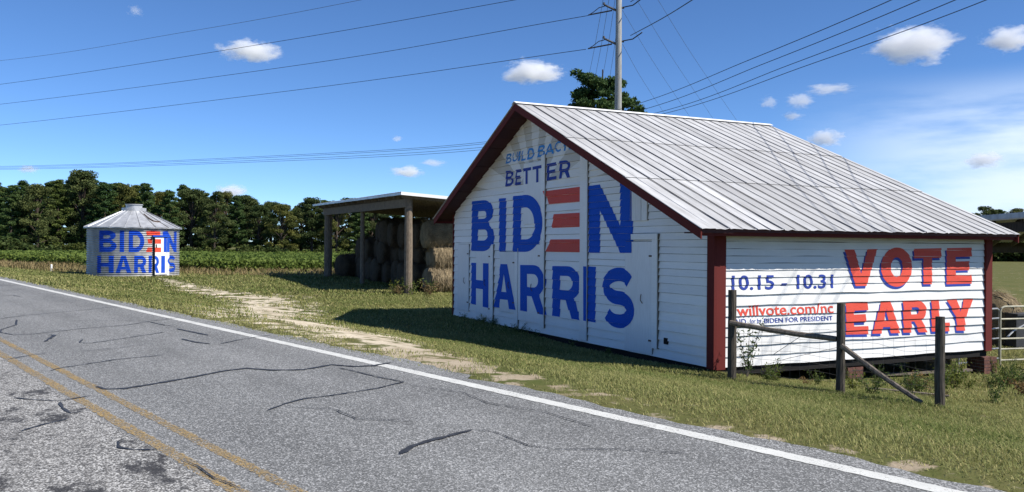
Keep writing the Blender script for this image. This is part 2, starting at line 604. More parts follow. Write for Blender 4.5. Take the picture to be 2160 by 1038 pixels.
def asphalt_mat(name, lo, hi, speck, spk=0.5, patch=None):
    m, nt, b = mat_new(name)
    v = pos(nt)
    vo = N(nt, 'ShaderNodeTexVoronoi')
    vo.inputs['Scale'].default_value = 95
    nt.links.new(v, vo.inputs['Vector'])
    sep = N(nt, 'ShaderNodeSeparateColor')
    nt.links.new(vo.outputs['Color'], sep.inputs[0])
    n1 = noise(nt, v, 0.35, 5, 0.6)
    n2 = noise(nt, v, 26, 4, 0.7)
    c = mixc(nt, ramp(nt, n1, [(0.35, 0), (0.68, 1)]), lo, hi)
    c = mixc(nt, ramp(nt, sep.outputs[0], [(0.0, 0), (0.35, 0.55), (0.55, 0.55), (1.0, 1)]), [x * 0.5 for x in lo], c)
    c = mixc(nt, ramp(nt, sep.outputs[1], [(1 - spk * 0.6, 0), (1 - spk * 0.6 + 0.04, 0.85)]), c, speck)
    c = mixc(nt, ramp(nt, n2, [(0.30, 0.6), (0.47, 0)]), c, [x * 0.3 for x in lo])
    # wheel paths: slightly polished, oil-darkened bands along the lane
    dp = N(nt, 'ShaderNodeVectorMath', operation='DOT_PRODUCT')
    nt.links.new(v, dp.inputs[0]); dp.inputs[1].default_value = (RN[0], RN[1], 0)
    mr = N(nt, 'ShaderNodeMapRange')
    mr.inputs['From Min'].default_value = -10.5; mr.inputs['From Max'].default_value = -6.5
    nt.links.new(dp.outputs['Value'], mr.inputs['Value'])
    tracks = ramp(nt, mr.outputs[0], [(0.0, 1.0), (0.22, 0.80), (0.38, 0.97), (0.5, 0.86), (0.62, 0.98), (0.78, 0.80), (0.93, 1.0)])
    c = mixc(nt, 0.9, c, tracks, 'MULTIPLY')
    n4 = noise(nt, pos(nt, (1, 0.35, 1)), 0.8, 6, 0.65)
    c = mixc(nt, ramp(nt, n4, [(0.52, 0), (0.72, 0.45)]), c, [x * 0.45 for x in lo])
    if patch:
        n3 = noise(nt, pos(nt, (1.6, 0.9, 1)), 2.2, 8, 0.72)
        c = mixc(nt, ramp(nt, n3, [(0.55, 0), (0.62, 0.9)]), c, patch)
        n5 = noise(nt, v, 17, 5, 0.7)
        c = mixc(nt, ramp(nt, n5, [(0.54, 0), (0.64, 0.7)]), c, patch)
    nt.links.new(c, b.inputs['Base Color'])
    b.inputs['Roughness'].default_value = 0.85
    b.inputs['Specular IOR Level'].default_value = 0.2
    bump(nt, b, vo.outputs['Distance'], 0.5, 0.006)
    return m


M['asphalt'] = asphalt_mat('worn_asphalt', (0.195, 0.197, 0.193), (0.26, 0.262, 0.255), (0.48, 0.48, 0.47), 0.40)
M['asphalt_old'] = asphalt_mat('old_chipseal', (0.17, 0.165, 0.155), (0.26, 0.25, 0.235), (0.58, 0.57, 0.54), 0.62, (0.035, 0.034, 0.036))
M['tar'] = plain('crack_sealant', (0.042, 0.042, 0.044), 0.55, nscale=12, amt=0.4, bmp=0.2)


def line_mat(name, c, hole, under):
    m, nt, b = mat_new(name)
    v = pos(nt)
    n1 = noise(nt, v, 48, 6, 0.8)
    n2 = noise(nt, v, 2.2, 4, 0.6)
    ad = N(nt, 'ShaderNodeMath', operation='ADD')
    nt.links.new(n1, ad.inputs[0])
    mu = N(nt, 'ShaderNodeMath', operation='MULTIPLY')
    nt.links.new(n2, mu.inputs[0]); mu.inputs[1].default_value = 0.2
    nt.links.new(mu.outputs[0], ad.inputs[1])
    n3 = noise(nt, v, 5, 5, 0.6)
    cc = mixc(nt, ramp(nt, n3, [(0.35, 0), (0.7, 0.5)]), c, under)
    nt.links.new(cc, b.inputs['Base Color'])
    b.inputs['Roughness'].default_value = 0.75
    nt.links.new(ramp(nt, ad.outputs[0], [(hole - 0.04, 0.92), (hole + 0.04, 0)]), b.inputs['Alpha'])
    return m


M['white_line'] = line_mat('worn_white_line', (0.68, 0.68, 0.64), 0.70, (0.5, 0.5, 0.47))
M['yellow_line'] = line_mat('worn_yellow_line', (0.40, 0.275, 0.11), 0.595, (0.30, 0.23, 0.13))


def strip(name, edges, mat, off, parent=None, s_list=None):
    """edges: list of (s, n0, n1) rows"""
    vs, fs = [], []
    for s, a, b in edges:
        z = road_z(0, s) + off
        vs += [(*xy(a, s), z), (*xy(b, s), z)]
    for i in range(len(edges) - 1):
        fs.append((2 * i, 2 * i + 1, 2 * i + 3, 2 * i + 2))
    me = bpy.data.meshes.new(name)
    me.from_pydata(vs, [], fs)
    me.update()
    return link(name, me, mat, parent)


srow = axis([(-40, 0, 4), (0, 40, 0.18), (40, 90, 2), (90, 400, 30)])
road = strip('road', [(s, -10.55, -6.50 + 0.10 * (hsh(i * 0.7) - 0.5) + 0.05 * math.sin(s * 2.1) + (0.16 if s > 8 else 0.0)) for i, s in enumerate(srow)], M['asphalt'], 0.0)
tag(road, 'grey asphalt lane with aggregate and crack sealant', kind='structure')
# broken pavement edge: thickness skirt so the slab has a real side
oldp = strip('old_pavement', [(s, -14.3, -10.515 + 0.012 * math.sin(s * 3.1)) for s in srow], M['asphalt_old'], 0.003)
tag(oldp, 'older light chipseal lane with black patches beyond the yellow lines', kind='structure')
srow2 = axis([(-40, 0, 1.0), (0, 26, .05), (26, 90, 1.0), (90, 400, 30)])
strip('edge_line', [(s, -6.91 + 0.014 * (hsh(s, 1) - .5), -6.745 + 0.014 * (hsh(s, 2) - .5)) for s in srow2], M['white_line'], 0.004, road)
strip('centre_line', [(s, -10.19 + .022 * (hsh(s, 4) - .5), -10.095 + .022 * (hsh(s, 5) - .5)) for s in srow2], M['yellow_line'], 0.004, road)
strip('centre_line', [(s, -10.49 + .022 * (hsh(s, 6) - .5), -10.385 + .022 * (hsh(s, 7) - .5)) for s in srow2], M['yellow_line'], 0.004, road)

CRACKS = [('n', [(-9.54, 18.89), (-9.03, 19.38), (-8.23, 19.88), (-6.79, 20.89)]),
          ('n', [(-9.33, 18.49), (-9.53, 17.42), (-9.87, 16.69), (-9.97, 16.24), (-9.88, 15.72), (-9.63, 15.62), (-9.1, 15.93), (-8.65, 16.17), (-7.99, 16.31), (-7.38, 16.87), (-6.68, 17.31)]),
          ('t', [(-8.73, 17.85), (-7.71, 17.29), (-7.47, 16.83)]), ('n', [(-7.44, 16.71), (-7.41, 15.93), (-7.34, 15.7)]),
          ('w', [(-7.44, 15.24), (-7.42, 14.72), (-7.37, 13.91)]), ('w', [(-7.9, 13.62), (-7.88, 13.14), (-7.78, 12.75)]),
          ('n', [(-7.64, 12.71), (-7.18, 13.06), (-6.51, 13.4)]),
          ('n', [(-9.15, 14.41), (-9.29, 14.01), (-9.19, 13.84), (-8.73, 14.12), (-8.17, 14.52), (-7.78, 14.8)]),
          ('n', [(-10.25, 11.27), (-10.08, 11.45), (-9.81, 11.58), (-9.35, 11.83), (-8.75, 11.9)]),
          ('w', [(-10.11, 9.81), (-10.09, 9.59), (-9.91, 9.5), (-9.54, 9.64), (-9.15, 9.8), (-8.65, 10.07), (-8.32, 10.12), (-8.14, 9.8), (-7.82, 9.62), (-7.34, 9.79), (-7.19, 9.49), (-6.95, 9.41), (-6.63, 9.52)]),
          ('n', [(-7.4, 9.49), (-7.38, 9.21), (-7.38, 8.65), (-7.33, 8.14), (-7.78, 7.95), (-8.37, 7.86), (-8.69, 7.86), (-8.96, 7.72), (-9.21, 7.53)]),
          ('w', [(-9.13, 5.4), (-8.92, 5.56), (-8.67, 5.63), (-8.2, 5.73)]), ('t', [(-8.17, 5.73), (-8.09, 5.56), (-8.13, 5.34), (-8.18, 5.03), (-8.11, 4.86)]),
          ('n', [(-8.06, 28.06), (-7.3, 29.07)]), ('n', [(-8.42, 25.84), (-8.08, 26.14), (-8.02, 25.41)]), ('w', [(-9.67, 14.43), (-9.36, 15.26), (-9.41, 15.44)]),
          ('t', [(-8.8, 23.5), (-7.53, 24.19)]), ('n', [(-10.46, 12.62), (-10.14, 12.89), (-9.91, 12.98)]), ('n', [(-10.93, 9.58), (-10.8, 9.35), (-10.62, 9.15), (-10.29, 9.26)]),
          ('n', [(-10.63, 9.07), (-10.67, 8.74), (-10.67, 8.44), (-10.56, 8.47)]), ('n', [(-11.16, 7.91), (-10.98, 8.07), (-10.74, 8.21)]),
          ('n', [(-10.65, 7.07), (-10.7, 6.85), (-10.63, 6.72), (-10.5, 6.61)]), ('t', [(-9.95, 21.4), (-9.1, 22.3), (-8.2, 22.7), (-7.1, 23.3)]), ('t', [(-9.7, 24.6), (-8.9, 25.9), (-8.2, 26.9)]), ('t', [(-9.0, 7.6), (-8.7, 7.2), (-8.75, 6.7), (-8.4, 6.3)]),
          ('t', [(-7.4, 7.9), (-7.2, 7.2), (-7.35, 6.6), (-7.2, 5.9), (-7.3, 5.2)]), ('t', [(-9.6, 12.9), (-9.0, 13.0), (-8.5, 13.3)]), ('t', [(-8.1, 4.8), (-7.7, 4.5), (-7.4, 4.1)]), ('t', [(-10.46, 6.23), (-10.43, 5.96), (-10.45, 5.61), (-10.41, 5.25)])]


def resample(pts, step):
    out = []
    for (a, b), (c, d) in zip(pts, pts[1:]):
        k = max(1, int(math.hypot(c - a, d - b) / step))
        out += [(a + (c - a) * i / k, b + (d - b) * i / k) for i in range(k)]
    return out + [pts[-1]]


for ci, (kind, pts) in enumerate(CRACKS):
    w0 = {'t': 0.006, 'n': 0.013, 'w': 0.026}[kind]
    p = resample(pts, 0.07)
    p = [(a + 0.012 * (hsh(i, ci, 3) - .5), b + 0.014 * (hsh(i, ci, 4) - .5)) for i, (a, b) in enumerate(p)]
    vs, fs = [], []
    for i, (a, b) in enumerate(p):
        a0, b0 = p[max(0, i - 1)]
        a1, b1 = p[min(len(p) - 1, i + 1)]
        L = math.hypot(a1 - a0, b1 - b0) or 1
        tn, ts_ = -(b1 - b0) / L, (a1 - a0) / L
        w = w0 * (0.55 + 0.9 * hsh(i, ci)) * (0.4 if i in (0, len(p) - 1) else 1)
        z = road_z(0, b) + 0.0065 + ci * 0.0002
        for sg in (1, -1):
            vs.append((*xy(a + tn * w * sg, b + ts_ * w * sg), z))
    for i in range(len(p) - 1):
        fs.append((2 * i, 2 * i + 1, 2 * i + 3, 2 * i + 2))
    me = bpy.data.meshes.new('crack_sealant')
    me.from_pydata(vs, [], fs)
    me.update()
    link('crack_sealant', me, M['tar'], road)

# ------------------------------------------------------------------ glyphs (unit box, strokes as fractions)


def arc(cx, cy, rx, ry, a0, a1, n=14):
    return [(cx + rx * math.cos(math.radians(a0 + (a1 - a0) * i / n)), cy + ry * math.sin(math.radians(a0 + (a1 - a0) * i / n))) for i in range(n + 1)]


def stroke(pts, t, asp):
    """polyline with thickness t (height units); asp = real width / height"""
    P = [(x * asp, y) for x, y in pts]
    l, r = [], []
    for i, (x, y) in enumerate(P):
        x0, y0 = P[max(0, i - 1)]
        x1, y1 = P[min(len(P) - 1, i + 1)]
        L = math.hypot(x1 - x0, y1 - y0) or 1
        nx, ny = -(y1 - y0) / L * t / 2, (x1 - x0) / L * t / 2
        l.append(((x + nx) / asp, y + ny))
        r.append(((x - nx) / asp, y - ny))
    return ('strip', l, r)


def glyph(ch, tv, th, asp=1.0):
    if ch == 'I': return [[[(0, 0), (1, 0), (1, 1), (0, 1)]]]
    if ch == 'H':
        a, b = 0.5 - th / 2, 0.5 + th / 2
        return [[[(0, 0), (tv, 0), (tv, a), (1 - tv, a), (1 - tv, 0), (1, 0), (1, 1), (1 - tv, 1), (1 - tv, b), (tv, b), (tv, 1), (0, 1)]]]
    if ch == 'N':
        return [[[(0, 0), (tv, 0), (tv, .62), (1 - tv, 0), (1, 0), (1, 1), (1 - tv, 1), (1 - tv, .38), (tv, 1), (0, 1)]]]
    if ch == 'T':
        a, b = 0.5 - tv / 2, 0.5 + tv / 2
        return [[[(a, 0), (b, 0), (b, 1 - th), (1, 1 - th), (1, 1), (0, 1), (0, 1 - th), (a, 1 - th)]]]
    if ch == 'E':
        m0, m1 = .5 - th / 2, .5 + th / 2
        return [[[(0, 0), (1, 0), (1, th), (tv, th), (tv, m0), (.9, m0), (.9, m1), (tv, m1), (tv, 1 - th), (1, 1 - th), (1, 1), (0, 1)]]]
    if ch == 'L': return [[[(0, 0), (1, 0), (1, th), (tv, th), (tv, 1), (0, 1)]]]
    if ch == 'V': return [[[(.5 - tv * .55, 0), (.5 + tv * .55, 0), (1, 1), (1 - tv, 1), (.5, .33), (tv, 1), (0, 1)]]]
    if ch == 'Y': return [[[(.5 - tv / 2, 0), (.5 + tv / 2, 0), (.5 + tv / 2, .4), (1, 1), (1 - tv * 1.15, 1), (.5, .6), (tv * 1.15, 1), (0, 1), (.5 - tv / 2, .4)]]]
    if ch == 'A':
        y0, y1 = .2, .2 + th * .9
        e = tv * 1.05
        k = .5 - e / 2 - 0.04
        # slopes of the inner sides
        xi = lambda y: e + (0.5 - e) * (y / 0.82)
        return [[[(0, 0), (e, 0), (xi(y0), y0), (1 - xi(y0), y0), (1 - e, 0), (1, 0), (.5 + e / 2, 1), (.5 - e / 2, 1)],
                 [(xi(y1) + .012, y1), (.5, .78), (1 - xi(y1) - .012, y1)]]]
    if ch == 'K': return [[[(0, 0), (tv, 0), (tv, .32), (.38, .5), (1 - tv * 1.3, 0), (1, 0), (.55, .66), (.95, 1), (.95 - tv * 1.3, 1), (tv, .55), (tv, 1), (0, 1)]]]
    if ch == 'D':
        rx = max(.1, .55 - tv)
        return [[[(0, 0), (.45, 0)] + arc(.45, .5, .55, .5, -90, 90, 20) + [(.45, 1), (0, 1)],
                 [(tv, th), (.45, th)] + arc(.45, .5, rx, .5 - th, -90, 90, 16)[1:-1] + [(.45, 1 - th), (tv, 1 - th)]]]
    if ch == 'B':
        rx = max(.1, .45 - tv)
        h = th / 2
        return [[[(0, 0), (.55, 0)] + arc(.55, .27, .45, .27, -90, 58, 12)[1:] + arc(.52, .77, .43, .23, -58, 90, 12)[:-1] + [(.52, 1), (0, 1)],
                 [(tv, th), (.55, th)] + arc(.55, (th + .53 - h) / 2, rx, (.53 - h - th) / 2, -90, 90, 10)[1:-1] + [(.55, .53 - h), (tv, .53 - h)],
                 [(tv, .53 + h), (.52, .53 + h)] + arc(.52, (.53 + h + 1 - th) / 2, rx - .02, (1 - th - .53 - h) / 2, -90, 90, 10)[1:-1] + [(.52, 1 - th), (tv, 1 - th)]]]
    if ch in 'RP':
        rx = max(.1, .46 - tv)
        leg = [(0, 0), (tv, 0), (tv, .34), (.46, .34), (1 - tv * 1.12, 0), (1, 0), (.76, .40)]
        a = arc(.53, .67, .44, .33, -56, 90, 14)
        return [[leg + a[:-1] + [(.53, 1), (0, 1)],
                 [(tv, .34 + th), (.53, .34 + th)] + arc(.53, (.34 + th + 1 - th) / 2, rx, (1 - th - .34 - th) / 2, -90, 90, 10)[1:-1] + [(.53, 1 - th), (tv, 1 - th)]]]
    if ch == 'O': return [[arc(.5, .5, .5, .5, 0, 360, 36)[:-1], arc(.5, .5, .5 - tv, .5 - th, 0, 360, 30)[:-1]]]
    if ch == 'S':
        t = th
        ry = (0.5 - t / 2) / 2
        rx = .5 - t / asp / 2
        p = arc(.5, .5 + ry, rx, ry, 22, 270, 20) + arc(.5, .5 - ry, rx, ry, 90, -158, 20)[1:]
        return [stroke(p, t, asp)]
    if ch == 'C': return [stroke(arc(.5, .5, .5 - th / asp / 2, .5 - th / 2, 48, 312, 24), th, asp)]
    if ch == 'U':
        h = th / asp / 2
        return [stroke([(h, 1), (h, .4)] + arc(.5, .4, .5 - h, .4 - th / 2, 180, 360, 14)[1:] + [(1 - h, 1)], th, asp)]
    raise KeyError(ch)


def tess(groups):
    tris = []
    for contours in groups:
        if contours[0] == 'strip':
            _, l, r = contours
            for i in range(len(l) - 1):
                tris += [[l[i], r[i], r[i + 1]], [l[i], r[i + 1], l[i + 1]]]
            continue
        flat = [p for c in contours for p in c]
        for t in tessellate_polygon([[Vector((x, y, 0)) for x, y in c] for c in contours]):
            tris.append([flat[i] for i in t])
    return tris


def quad_map(q):
    tl, tr, br, bl = q

    def f(p):
        x, y = p
        top = (tl[0] + (tr[0] - tl[0]) * x, tl[1] + (tr[1] - tl[1]) * x)
        bot = (bl[0] + (br[0] - bl[0]) * x, bl[1] + (br[1] - bl[1]) * x)
        return (bot[0] + (top[0] - bot[0]) * y, bot[1] + (top[1] - bot[1]) * y)
    return f


def clip(poly, a, b, c):
    """keep a*x + b*y <= c"""
    out = []
    for i in range(len(poly)):
        p, q = poly[i], poly[(i + 1) % len(poly)]
        dp, dq = a * p[0] + b * p[1] - c, a * q[0] + b * q[1] - c
        if dp <= 1e-9: out.append(p)
        if (dp < -1e-9 and dq > 1e-9) or (dp > 1e-9 and dq < -1e-9):
            t = dp / (dp - dq)
            out.append((p[0] + (q[0] - p[0]) * t, p[1] + (q[1] - p[1]) * t))
    return out


def paint(name, tris, cells, to3d, mat, parent, off=0.004, halfplanes=()):
    """lay flat print on a relief made of cells (a0, a1, z0, z1, depth(a, z))"""
    if not tris: return None
    A0 = min(p[0] for t in tris for p in t); A1 = max(p[0] for t in tris for p in t)
    Z0 = min(p[1] for t in tris for p in t); Z1 = max(p[1] for t in tris for p in t)
    mb = MB()
    for a0, a1, z0, z1, dep in cells:
        if a1 <= A0 or a0 >= A1 or z1 <= Z0 or z0 >= Z1: continue
        for t in tris:
            p = t
            if max(q[0] for q in p) <= a0 or min(q[0] for q in p) >= a1 or max(q[1] for q in p) <= z0 or min(q[1] for q in p) >= z1: continue
            for h in ((-1, 0, -a0), (1, 0, a1), (0, -1, -z0), (0, 1, z1)) + tuple(halfplanes):
                p = clip(p, *h)
                if len(p) < 3: break
            if len(p) < 3: continue
            mb.add([to3d(a, z, dep(a, z) + off) for a, z in p], [tuple(range(len(p)))])
    if not mb.v: return None
    return mb.build(name, mat, parent)


def font_letters(name, body, box, cells, to3d, mat, parent, offset=0.0, shear=0.0, off=.006):
    """one object per character of a line of print"""
    tr = font_tris(body, box, offset, shear)
    spans = sorted((min(p[0] for p in t), max(p[0] for p in t)) for t in tr)
    groups = []
    for a, b in spans:
        if groups and a < groups[-1][1] - 1e-4: groups[-1][1] = max(groups[-1][1], b)
        else: groups.append([a, b])
    for a, b in groups:
        paint(name, [t for t in tr if a - 1e-6 <= t[0][0] <= b + 1e-6], cells, to3d, mat, parent, off)


def font_tris(body, box, offset=0.0, shear=0.0):
    """box: (x0, x1, z0, z1) the text is fitted into"""
    cu = bpy.data.curves.new('t', 'FONT')
    cu.body = body
    cu.offset = offset
    cu.shear = shear
    cu.resolution_u = 4
    o = bpy.data.objects.new('t', cu)
    col.objects.link(o)
    dg = bpy.context.evaluated_depsgraph_get()
    me = bpy.data.meshes.new_from_object(o.evaluated_get(dg))
    me.calc_loop_triangles()
    vs = [(v.co.x, v.co.y) for v in me.vertices]
    tr = [[vs[i] for i in t.vertices] for t in me.loop_triangles]
    bpy.data.objects.remove(o)
    bpy.data.meshes.remove(me)
    xs = [v[0] for v in vs]; ys = [v[1] for v in vs]
    x0, x1, y0, y1 = min(xs), max(xs), min(ys), max(ys)
    f = lambda p: (box[0] + (p[0] - x0) / (x1 - x0) * (box[1] - box[0]), box[2] + (p[1] - y0) / (y1 - y0) * (box[3] - box[2]))
    return [[f(p) for p in t] for t in tr]


# ------------------------------------------------------------------ the painted barn
W, L = 12.46, 7.42
EAVE_Y, EAVE_Z = -0.50, 2.49
RIDGE_Y, RIDGE_Z = 7.02, 5.725
LEFT_Y, LEFT_Z = 13.0, 3.0
SR = (RIDGE_Z - EAVE_Z) / (RIDGE_Y - EAVE_Y)
SL = (LEFT_Z - RIDGE_Z) / (LEFT_Y - RIDGE_Y)
barn = empty('barn', (0, 0, 0), 'white clapboard barn with campaign lettering, dark red trim and pale metal roof', 'barn')


def roof_z(y):
    return EAVE_Z + SR * (y - EAVE_Y) if y <= RIDGE_Y else RIDGE_Z + SL * (y - RIDGE_Y)


def y_limits(z, inset=0.10):
    """gable width under the roof at height z"""
    r = EAVE_Y + (z + inset - EAVE_Z) / SR
    l = RIDGE_Y + (z + inset - RIDGE_Z) / SL
    return max(0.0, r), min(W, l)


G3 = lambda a, z, d: (-d, a, z)
S3 = lambda a, z, d: (a, -d, z)

# dark backing walls (framing) just inside the boards
mb = MB()
top = [(0.0, roof_z(0) - .13), (RIDGE_Y, RIDGE_Z - .16), (W, roof_z(W) - .13)]
rear = MB()
for mb_, x in ((mb, 0.012), (rear, L - 0.012)):
    mb_.add([(x, 0.01, 0.0), (x, W, 0.0), (x, top[2][0], top[2][1]), (x, top[1][0], top[1][1]), (x, 0.01, top[0][1])], [(0, 1, 2, 3, 4)])
gable_wall = mb.build('gable_wall', M['dark'], barn)
rear.build('rear_wall', M['old_wood'], barn)
mb = MB()
mb.box(0.014, L - 0.014, 0.012, 0.03, 0.0, roof_z(0) - .13)
side_wall = mb.build('side_wall', M['dark'], barn)
mb = MB()
mb.box(0.014, L - 0.014, W - .03, W, 0.0, roof_z(W) - .13)
mb.build('side_wall', M['white_s'], barn)
mb = MB()
mb.box(0.02, L - .02, 0.05, W - .05, -0.16, -0.02)
mb.build('floor', M['dark'], barn)

SEG = 0.42


def courses(steps, z0, z1):
    """steps: list of (height up to, course)"""
    out, z = [], z0
    while z < z1 - 0.02:
        c = [s for lim, s in steps if z < lim - 0.02][0]
        c *= 0.94 + 0.12 * hsh(z * 7.3, c)
        out.append((z, min(z + c, z1)))
        z += c
    return out


def lap_fn(key, lap, var):
    def f(a):
        i = math.floor(a / SEG)
        t = a / SEG - i
        h0, h1 = hsh(i, key, 5), hsh(i + 1, key, 5)
        return lap * (1 + var * ((h0 * (1 - t) + h1 * t) - 0.5))
    return f


def board_depth(z0, z1, lf):
    return lambda a, z: lf(a) * (1 - (z - z0) / (z1 - z0)) + 0.004 * (z - z0) / (z1 - z0)


def make_board(parent, to3d, aL0, aL1, aT0, aT1, z0, z1, lf, mat, key, rag):
    """clapboard: bottom edge from aL0 to aL1, top edge from aT0 to aT1"""
    lo, hi = min(aL0, aT0), max(aL1, aT1)
    nodes = [lo] + [k * SEG for k in range(math.ceil(lo / SEG + 1e-6), math.floor(hi / SEG - 1e-6) + 1)] + [hi]
    mbb = MB()
    zt = z1 - 0.006
    for i, a in enumerate(nodes):
        ab = min(max(a, aL0), aL1)
        at = min(max(a, aT0), aT1)
        dz = rag * (hsh(round(a * 97), key) - 0.5)
        d = lf(a)
        mbb.v += [to3d(at, zt, 0.0025), to3d(ab, z0 + dz, d), to3d(ab, z0 + dz, -0.012), to3d(at, zt, -0.012)]
    for i in range(len(nodes) - 1):
        b = 4 * i
        mbb.f += [(b, b + 4, b + 5, b + 1), (b + 1, b + 5, b + 6, b + 2), (b + 2, b + 6, b + 7, b + 3)]
    e = 4 * (len(nodes) - 1)
    mbb.f += [(0, 1, 2, 3), (e, e + 3, e + 2, e + 1)]
    return mbb.build('board', mat, parent)


# gable: (name, a0, a1, z0, z1, depth, material)
PANELS = [('door', 11.22, 12.07, 0.21, 2.20, 0.052, 'panel'), ('door', 9.66, 10.65, 0.12, 2.14, 0.048, 'panel'), ('trim', 9.46, 9.64, -0.05, 2.20, 0.066, 'white_g'),
          ('door', 8.10, 9.015, 0.39, 2.0, 0.052, 'panel'), ('door', 6.64, 7.87, 0.23, 2.20, 0.052, 'panel'), ('trim', 6.42, 6.62, 0.14, 2.30, 0.068, 'white_g'),
          ('loft_door', 6.62, 7.60, 2.72, 4.28, 0.048, 'panel'), ('trim', 6.41, 6.60, 2.305, 4.42, 0.064, 'white_g'), ('trim', 4.37, 4.69, 0.04, 4.46, 0.06, 'white_g'),
          ('door', 1.85, 2.82, 0.03, 2.26, 0.052, 'panel'), ('trim', 1.67, 1.84, 0.16, 2.30, 0.068, 'white_g'), ('trim', 1.66, 2.72, 2.305, 2.42, 0.075, 'white_g'),
          ('shutter', 2.05, 2.24, 2.69, 3.38, 0.05, 'panel'), ('shutter', 2.25, 2.44, 2.69, 3.44, 0.054, 'panel'), ('shutter', 2.45, 2.62, 2.69, 3.50, 0.05, 'panel'),
          ('shutter', 2.63, 2.93, 2.70, 3.58, 0.056, 'panel'), ('trim', 7.90, 8.08, -0.02, 2.1, 0.06, 'white_g'), ('vent', 1.35, 1.47, 0.28, 0.40, 0.036, 'dark')]
cells_g = []
sections = [(0.0, 4.53, [(1.36, .182), (9, .142)], 1), (4.53, W, [(2.2, .224), (9, .186)], 2)]
sec_courses = []
for a0, a1, steps, key in sections:
    cs = courses(steps, 0.0, 5.55)
    sec_courses.append(cs)
    for ci, (z0, z1) in enumerate(cs):
        l0, h0 = y_limits(z0)
        l1, h1 = y_limits(z1)
        b0, b1 = max(a0, l0), min(a1, h0)
        t0, t1 = max(a0, l1), min(a1, h1)
        if b1 - b0 < 0.08: continue
        if t1 < t0: t0 = t1 = min(max((t0 + t1) / 2, b0), b1)
        lf = lap_fn(key * 100 + ci, 0.030, 0.35)
        make_board(gable_wall, G3, b0, b1, t0, t1, z0, z1, lf, M['cream_g'] if z0 > 3.62 else M['white_g'], key * 31 + ci, 0.006)
brk = sorted(set([0.0, W] + [round(k * SEG, 4) for k in range(1, int(W / SEG) + 1)] + [p[1] for p in PANELS] + [p[2] for p in PANELS] + [4.53]))
for a0, a1 in zip(brk, brk[1:]):
    if a1 - a0 < 1e-4: continue
    mid = (a0 + a1) / 2
    cover = sorted([p for p in PANELS if p[1] < mid < p[2]], key=lambda p: p[3])
    free, z = [], 0.0
    for p in cover:
        cells_g.append((a0, a1, p[3], p[4], (lambda d: lambda a, zz: d)(p[5])))
        if p[3] > z: free.append((z, p[3]))
        z = max(z, p[4])
    free.append((z, 6.0))
    si = 0 if mid < 4.53 else 1
    for ci, (z0, z1) in enumerate(sec_courses[si]):
        lf = lap_fn(sections[si][3] * 100 + ci, 0.030, 0.35)
        dep = board_depth(z0, z1, lf)
        for f0, f1 in free:
            q0, q1 = max(z0, f0), min(z1, f1)
            if q1 > q0 + 1e-4: cells_g.append((a0, a1, q0, q1, dep))
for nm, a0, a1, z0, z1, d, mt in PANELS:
    mb = MB()
    mb.box(-d, -0.001, a0, a1, z0, z1)
    o = mb.build(nm, M[mt], gable_wall)
    if nm != 'vent':
        jb = MB()  # thin strips drawing in the shadow lines beside doors and trims
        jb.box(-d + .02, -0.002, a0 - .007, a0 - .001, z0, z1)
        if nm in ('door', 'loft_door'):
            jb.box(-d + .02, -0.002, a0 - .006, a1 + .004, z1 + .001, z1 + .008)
        jb.build('gap_shadow', M['old_wood'], gable_wall)
    if nm == 'door':
        for hz in (z0 + .25, z1 - .3):
            hm = MB()
            hm.box(-d - .012, -d - .001, a0 + .0, a0 + .10, hz, hz + .035)
            hm.build('hinge', M['hinge'], gable_wall)
        hm = MB()
        hm.tube([(-d - .004, a0 + .33 * (a1 - a0), 1.02), (-d - .035, a0 + .36 * (a1 - a0), 1.08), (-d - .03, a0 + .36 * (a1 - a0), 1.16), (-d - .004, a0 + .38 * (a1 - a0), 1.20)], .008, 6)
        hm.build('handle', M['hinge'], gable_wall)

RAKE = ((-SR, 1, EAVE_Z - SR * EAVE_Y - .10), (-SL, 1, RIDGE_Z - SL * RIDGE_Y - .10))
# pale rays fanning out above the lettering
rc = (7.0, 3.35)
for i, (d0, d1) in enumerate([(8, 20), (33, 46), (58, 70), (83, 97), (110, 122), (134, 147), (161, 173)]):
    p0 = (rc[0] + 0.9 * math.cos(math.radians(d0)), rc[1] + 0.9 * math.sin(math.radians(d0)))
    p1 = (rc[0] + 0.9 * math.cos(math.radians(d1)), rc[1] + 0.9 * math.sin(math.radians(d1)))
    p2 = (rc[0] + 6 * math.cos(math.radians(d1)), rc[1] + 6 * math.sin(math.radians(d1)))
    p3 = (rc[0] + 6 * math.cos(math.radians(d0)), rc[1] + 6 * math.sin(math.radians(d0)))
    paint('painted_ray', [[p0, p1, p2], [p0, p2, p3]], cells_g, G3, M['ray'], gable_wall, 0.0025, RAKE + ((0, -1, -3.64),))

GL = {'B': [(11.057, 3.467), (9.46, 3.458), (9.435, 2.001), (11.093, 2.003)], 'I': [(9.151, 3.459), (8.693, 3.452), (8.704, 2.0), (9.127, 1.996)],
      'D': [(8.268, 3.483), (6.508, 3.463), (6.486, 2.013), (8.261, 2.004)], 'N': [(4.364, 3.517), (2.598, 3.535), (2.57, 2.033), (4.331, 2.015)],
      'H': [(11.066, 1.655), (9.764, 1.666), (9.761, 0.409), (11.065, 0.441)], 'A': [(9.485, 1.657), (8.007, 1.675), (7.988, 0.479), (9.464, 0.459)],
      'R': [(7.747, 1.666), (6.323, 1.692), (6.305, 0.47), (7.728, 0.483)], 'R2': [(6.041, 1.679), (4.667, 1.706), (4.65, 0.477), (6.038, 0.477)],
      'I2': [(4.508, 1.71), (4.033, 1.709), (4.04, 0.478), (4.491, 0.484)], 'S': [(3.747, 1.70), (2.477, 1.737), (2.451, 0.462), (3.719, 0.416)]}
STEM = {'B': (.29, .21), 'I': (1, 1), 'D': (.27, .22), 'N': (.27, .2), 'H': (.30, .20), 'A': (.27, .19), 'R': (.28, .19), 'S': (.2, .225)}
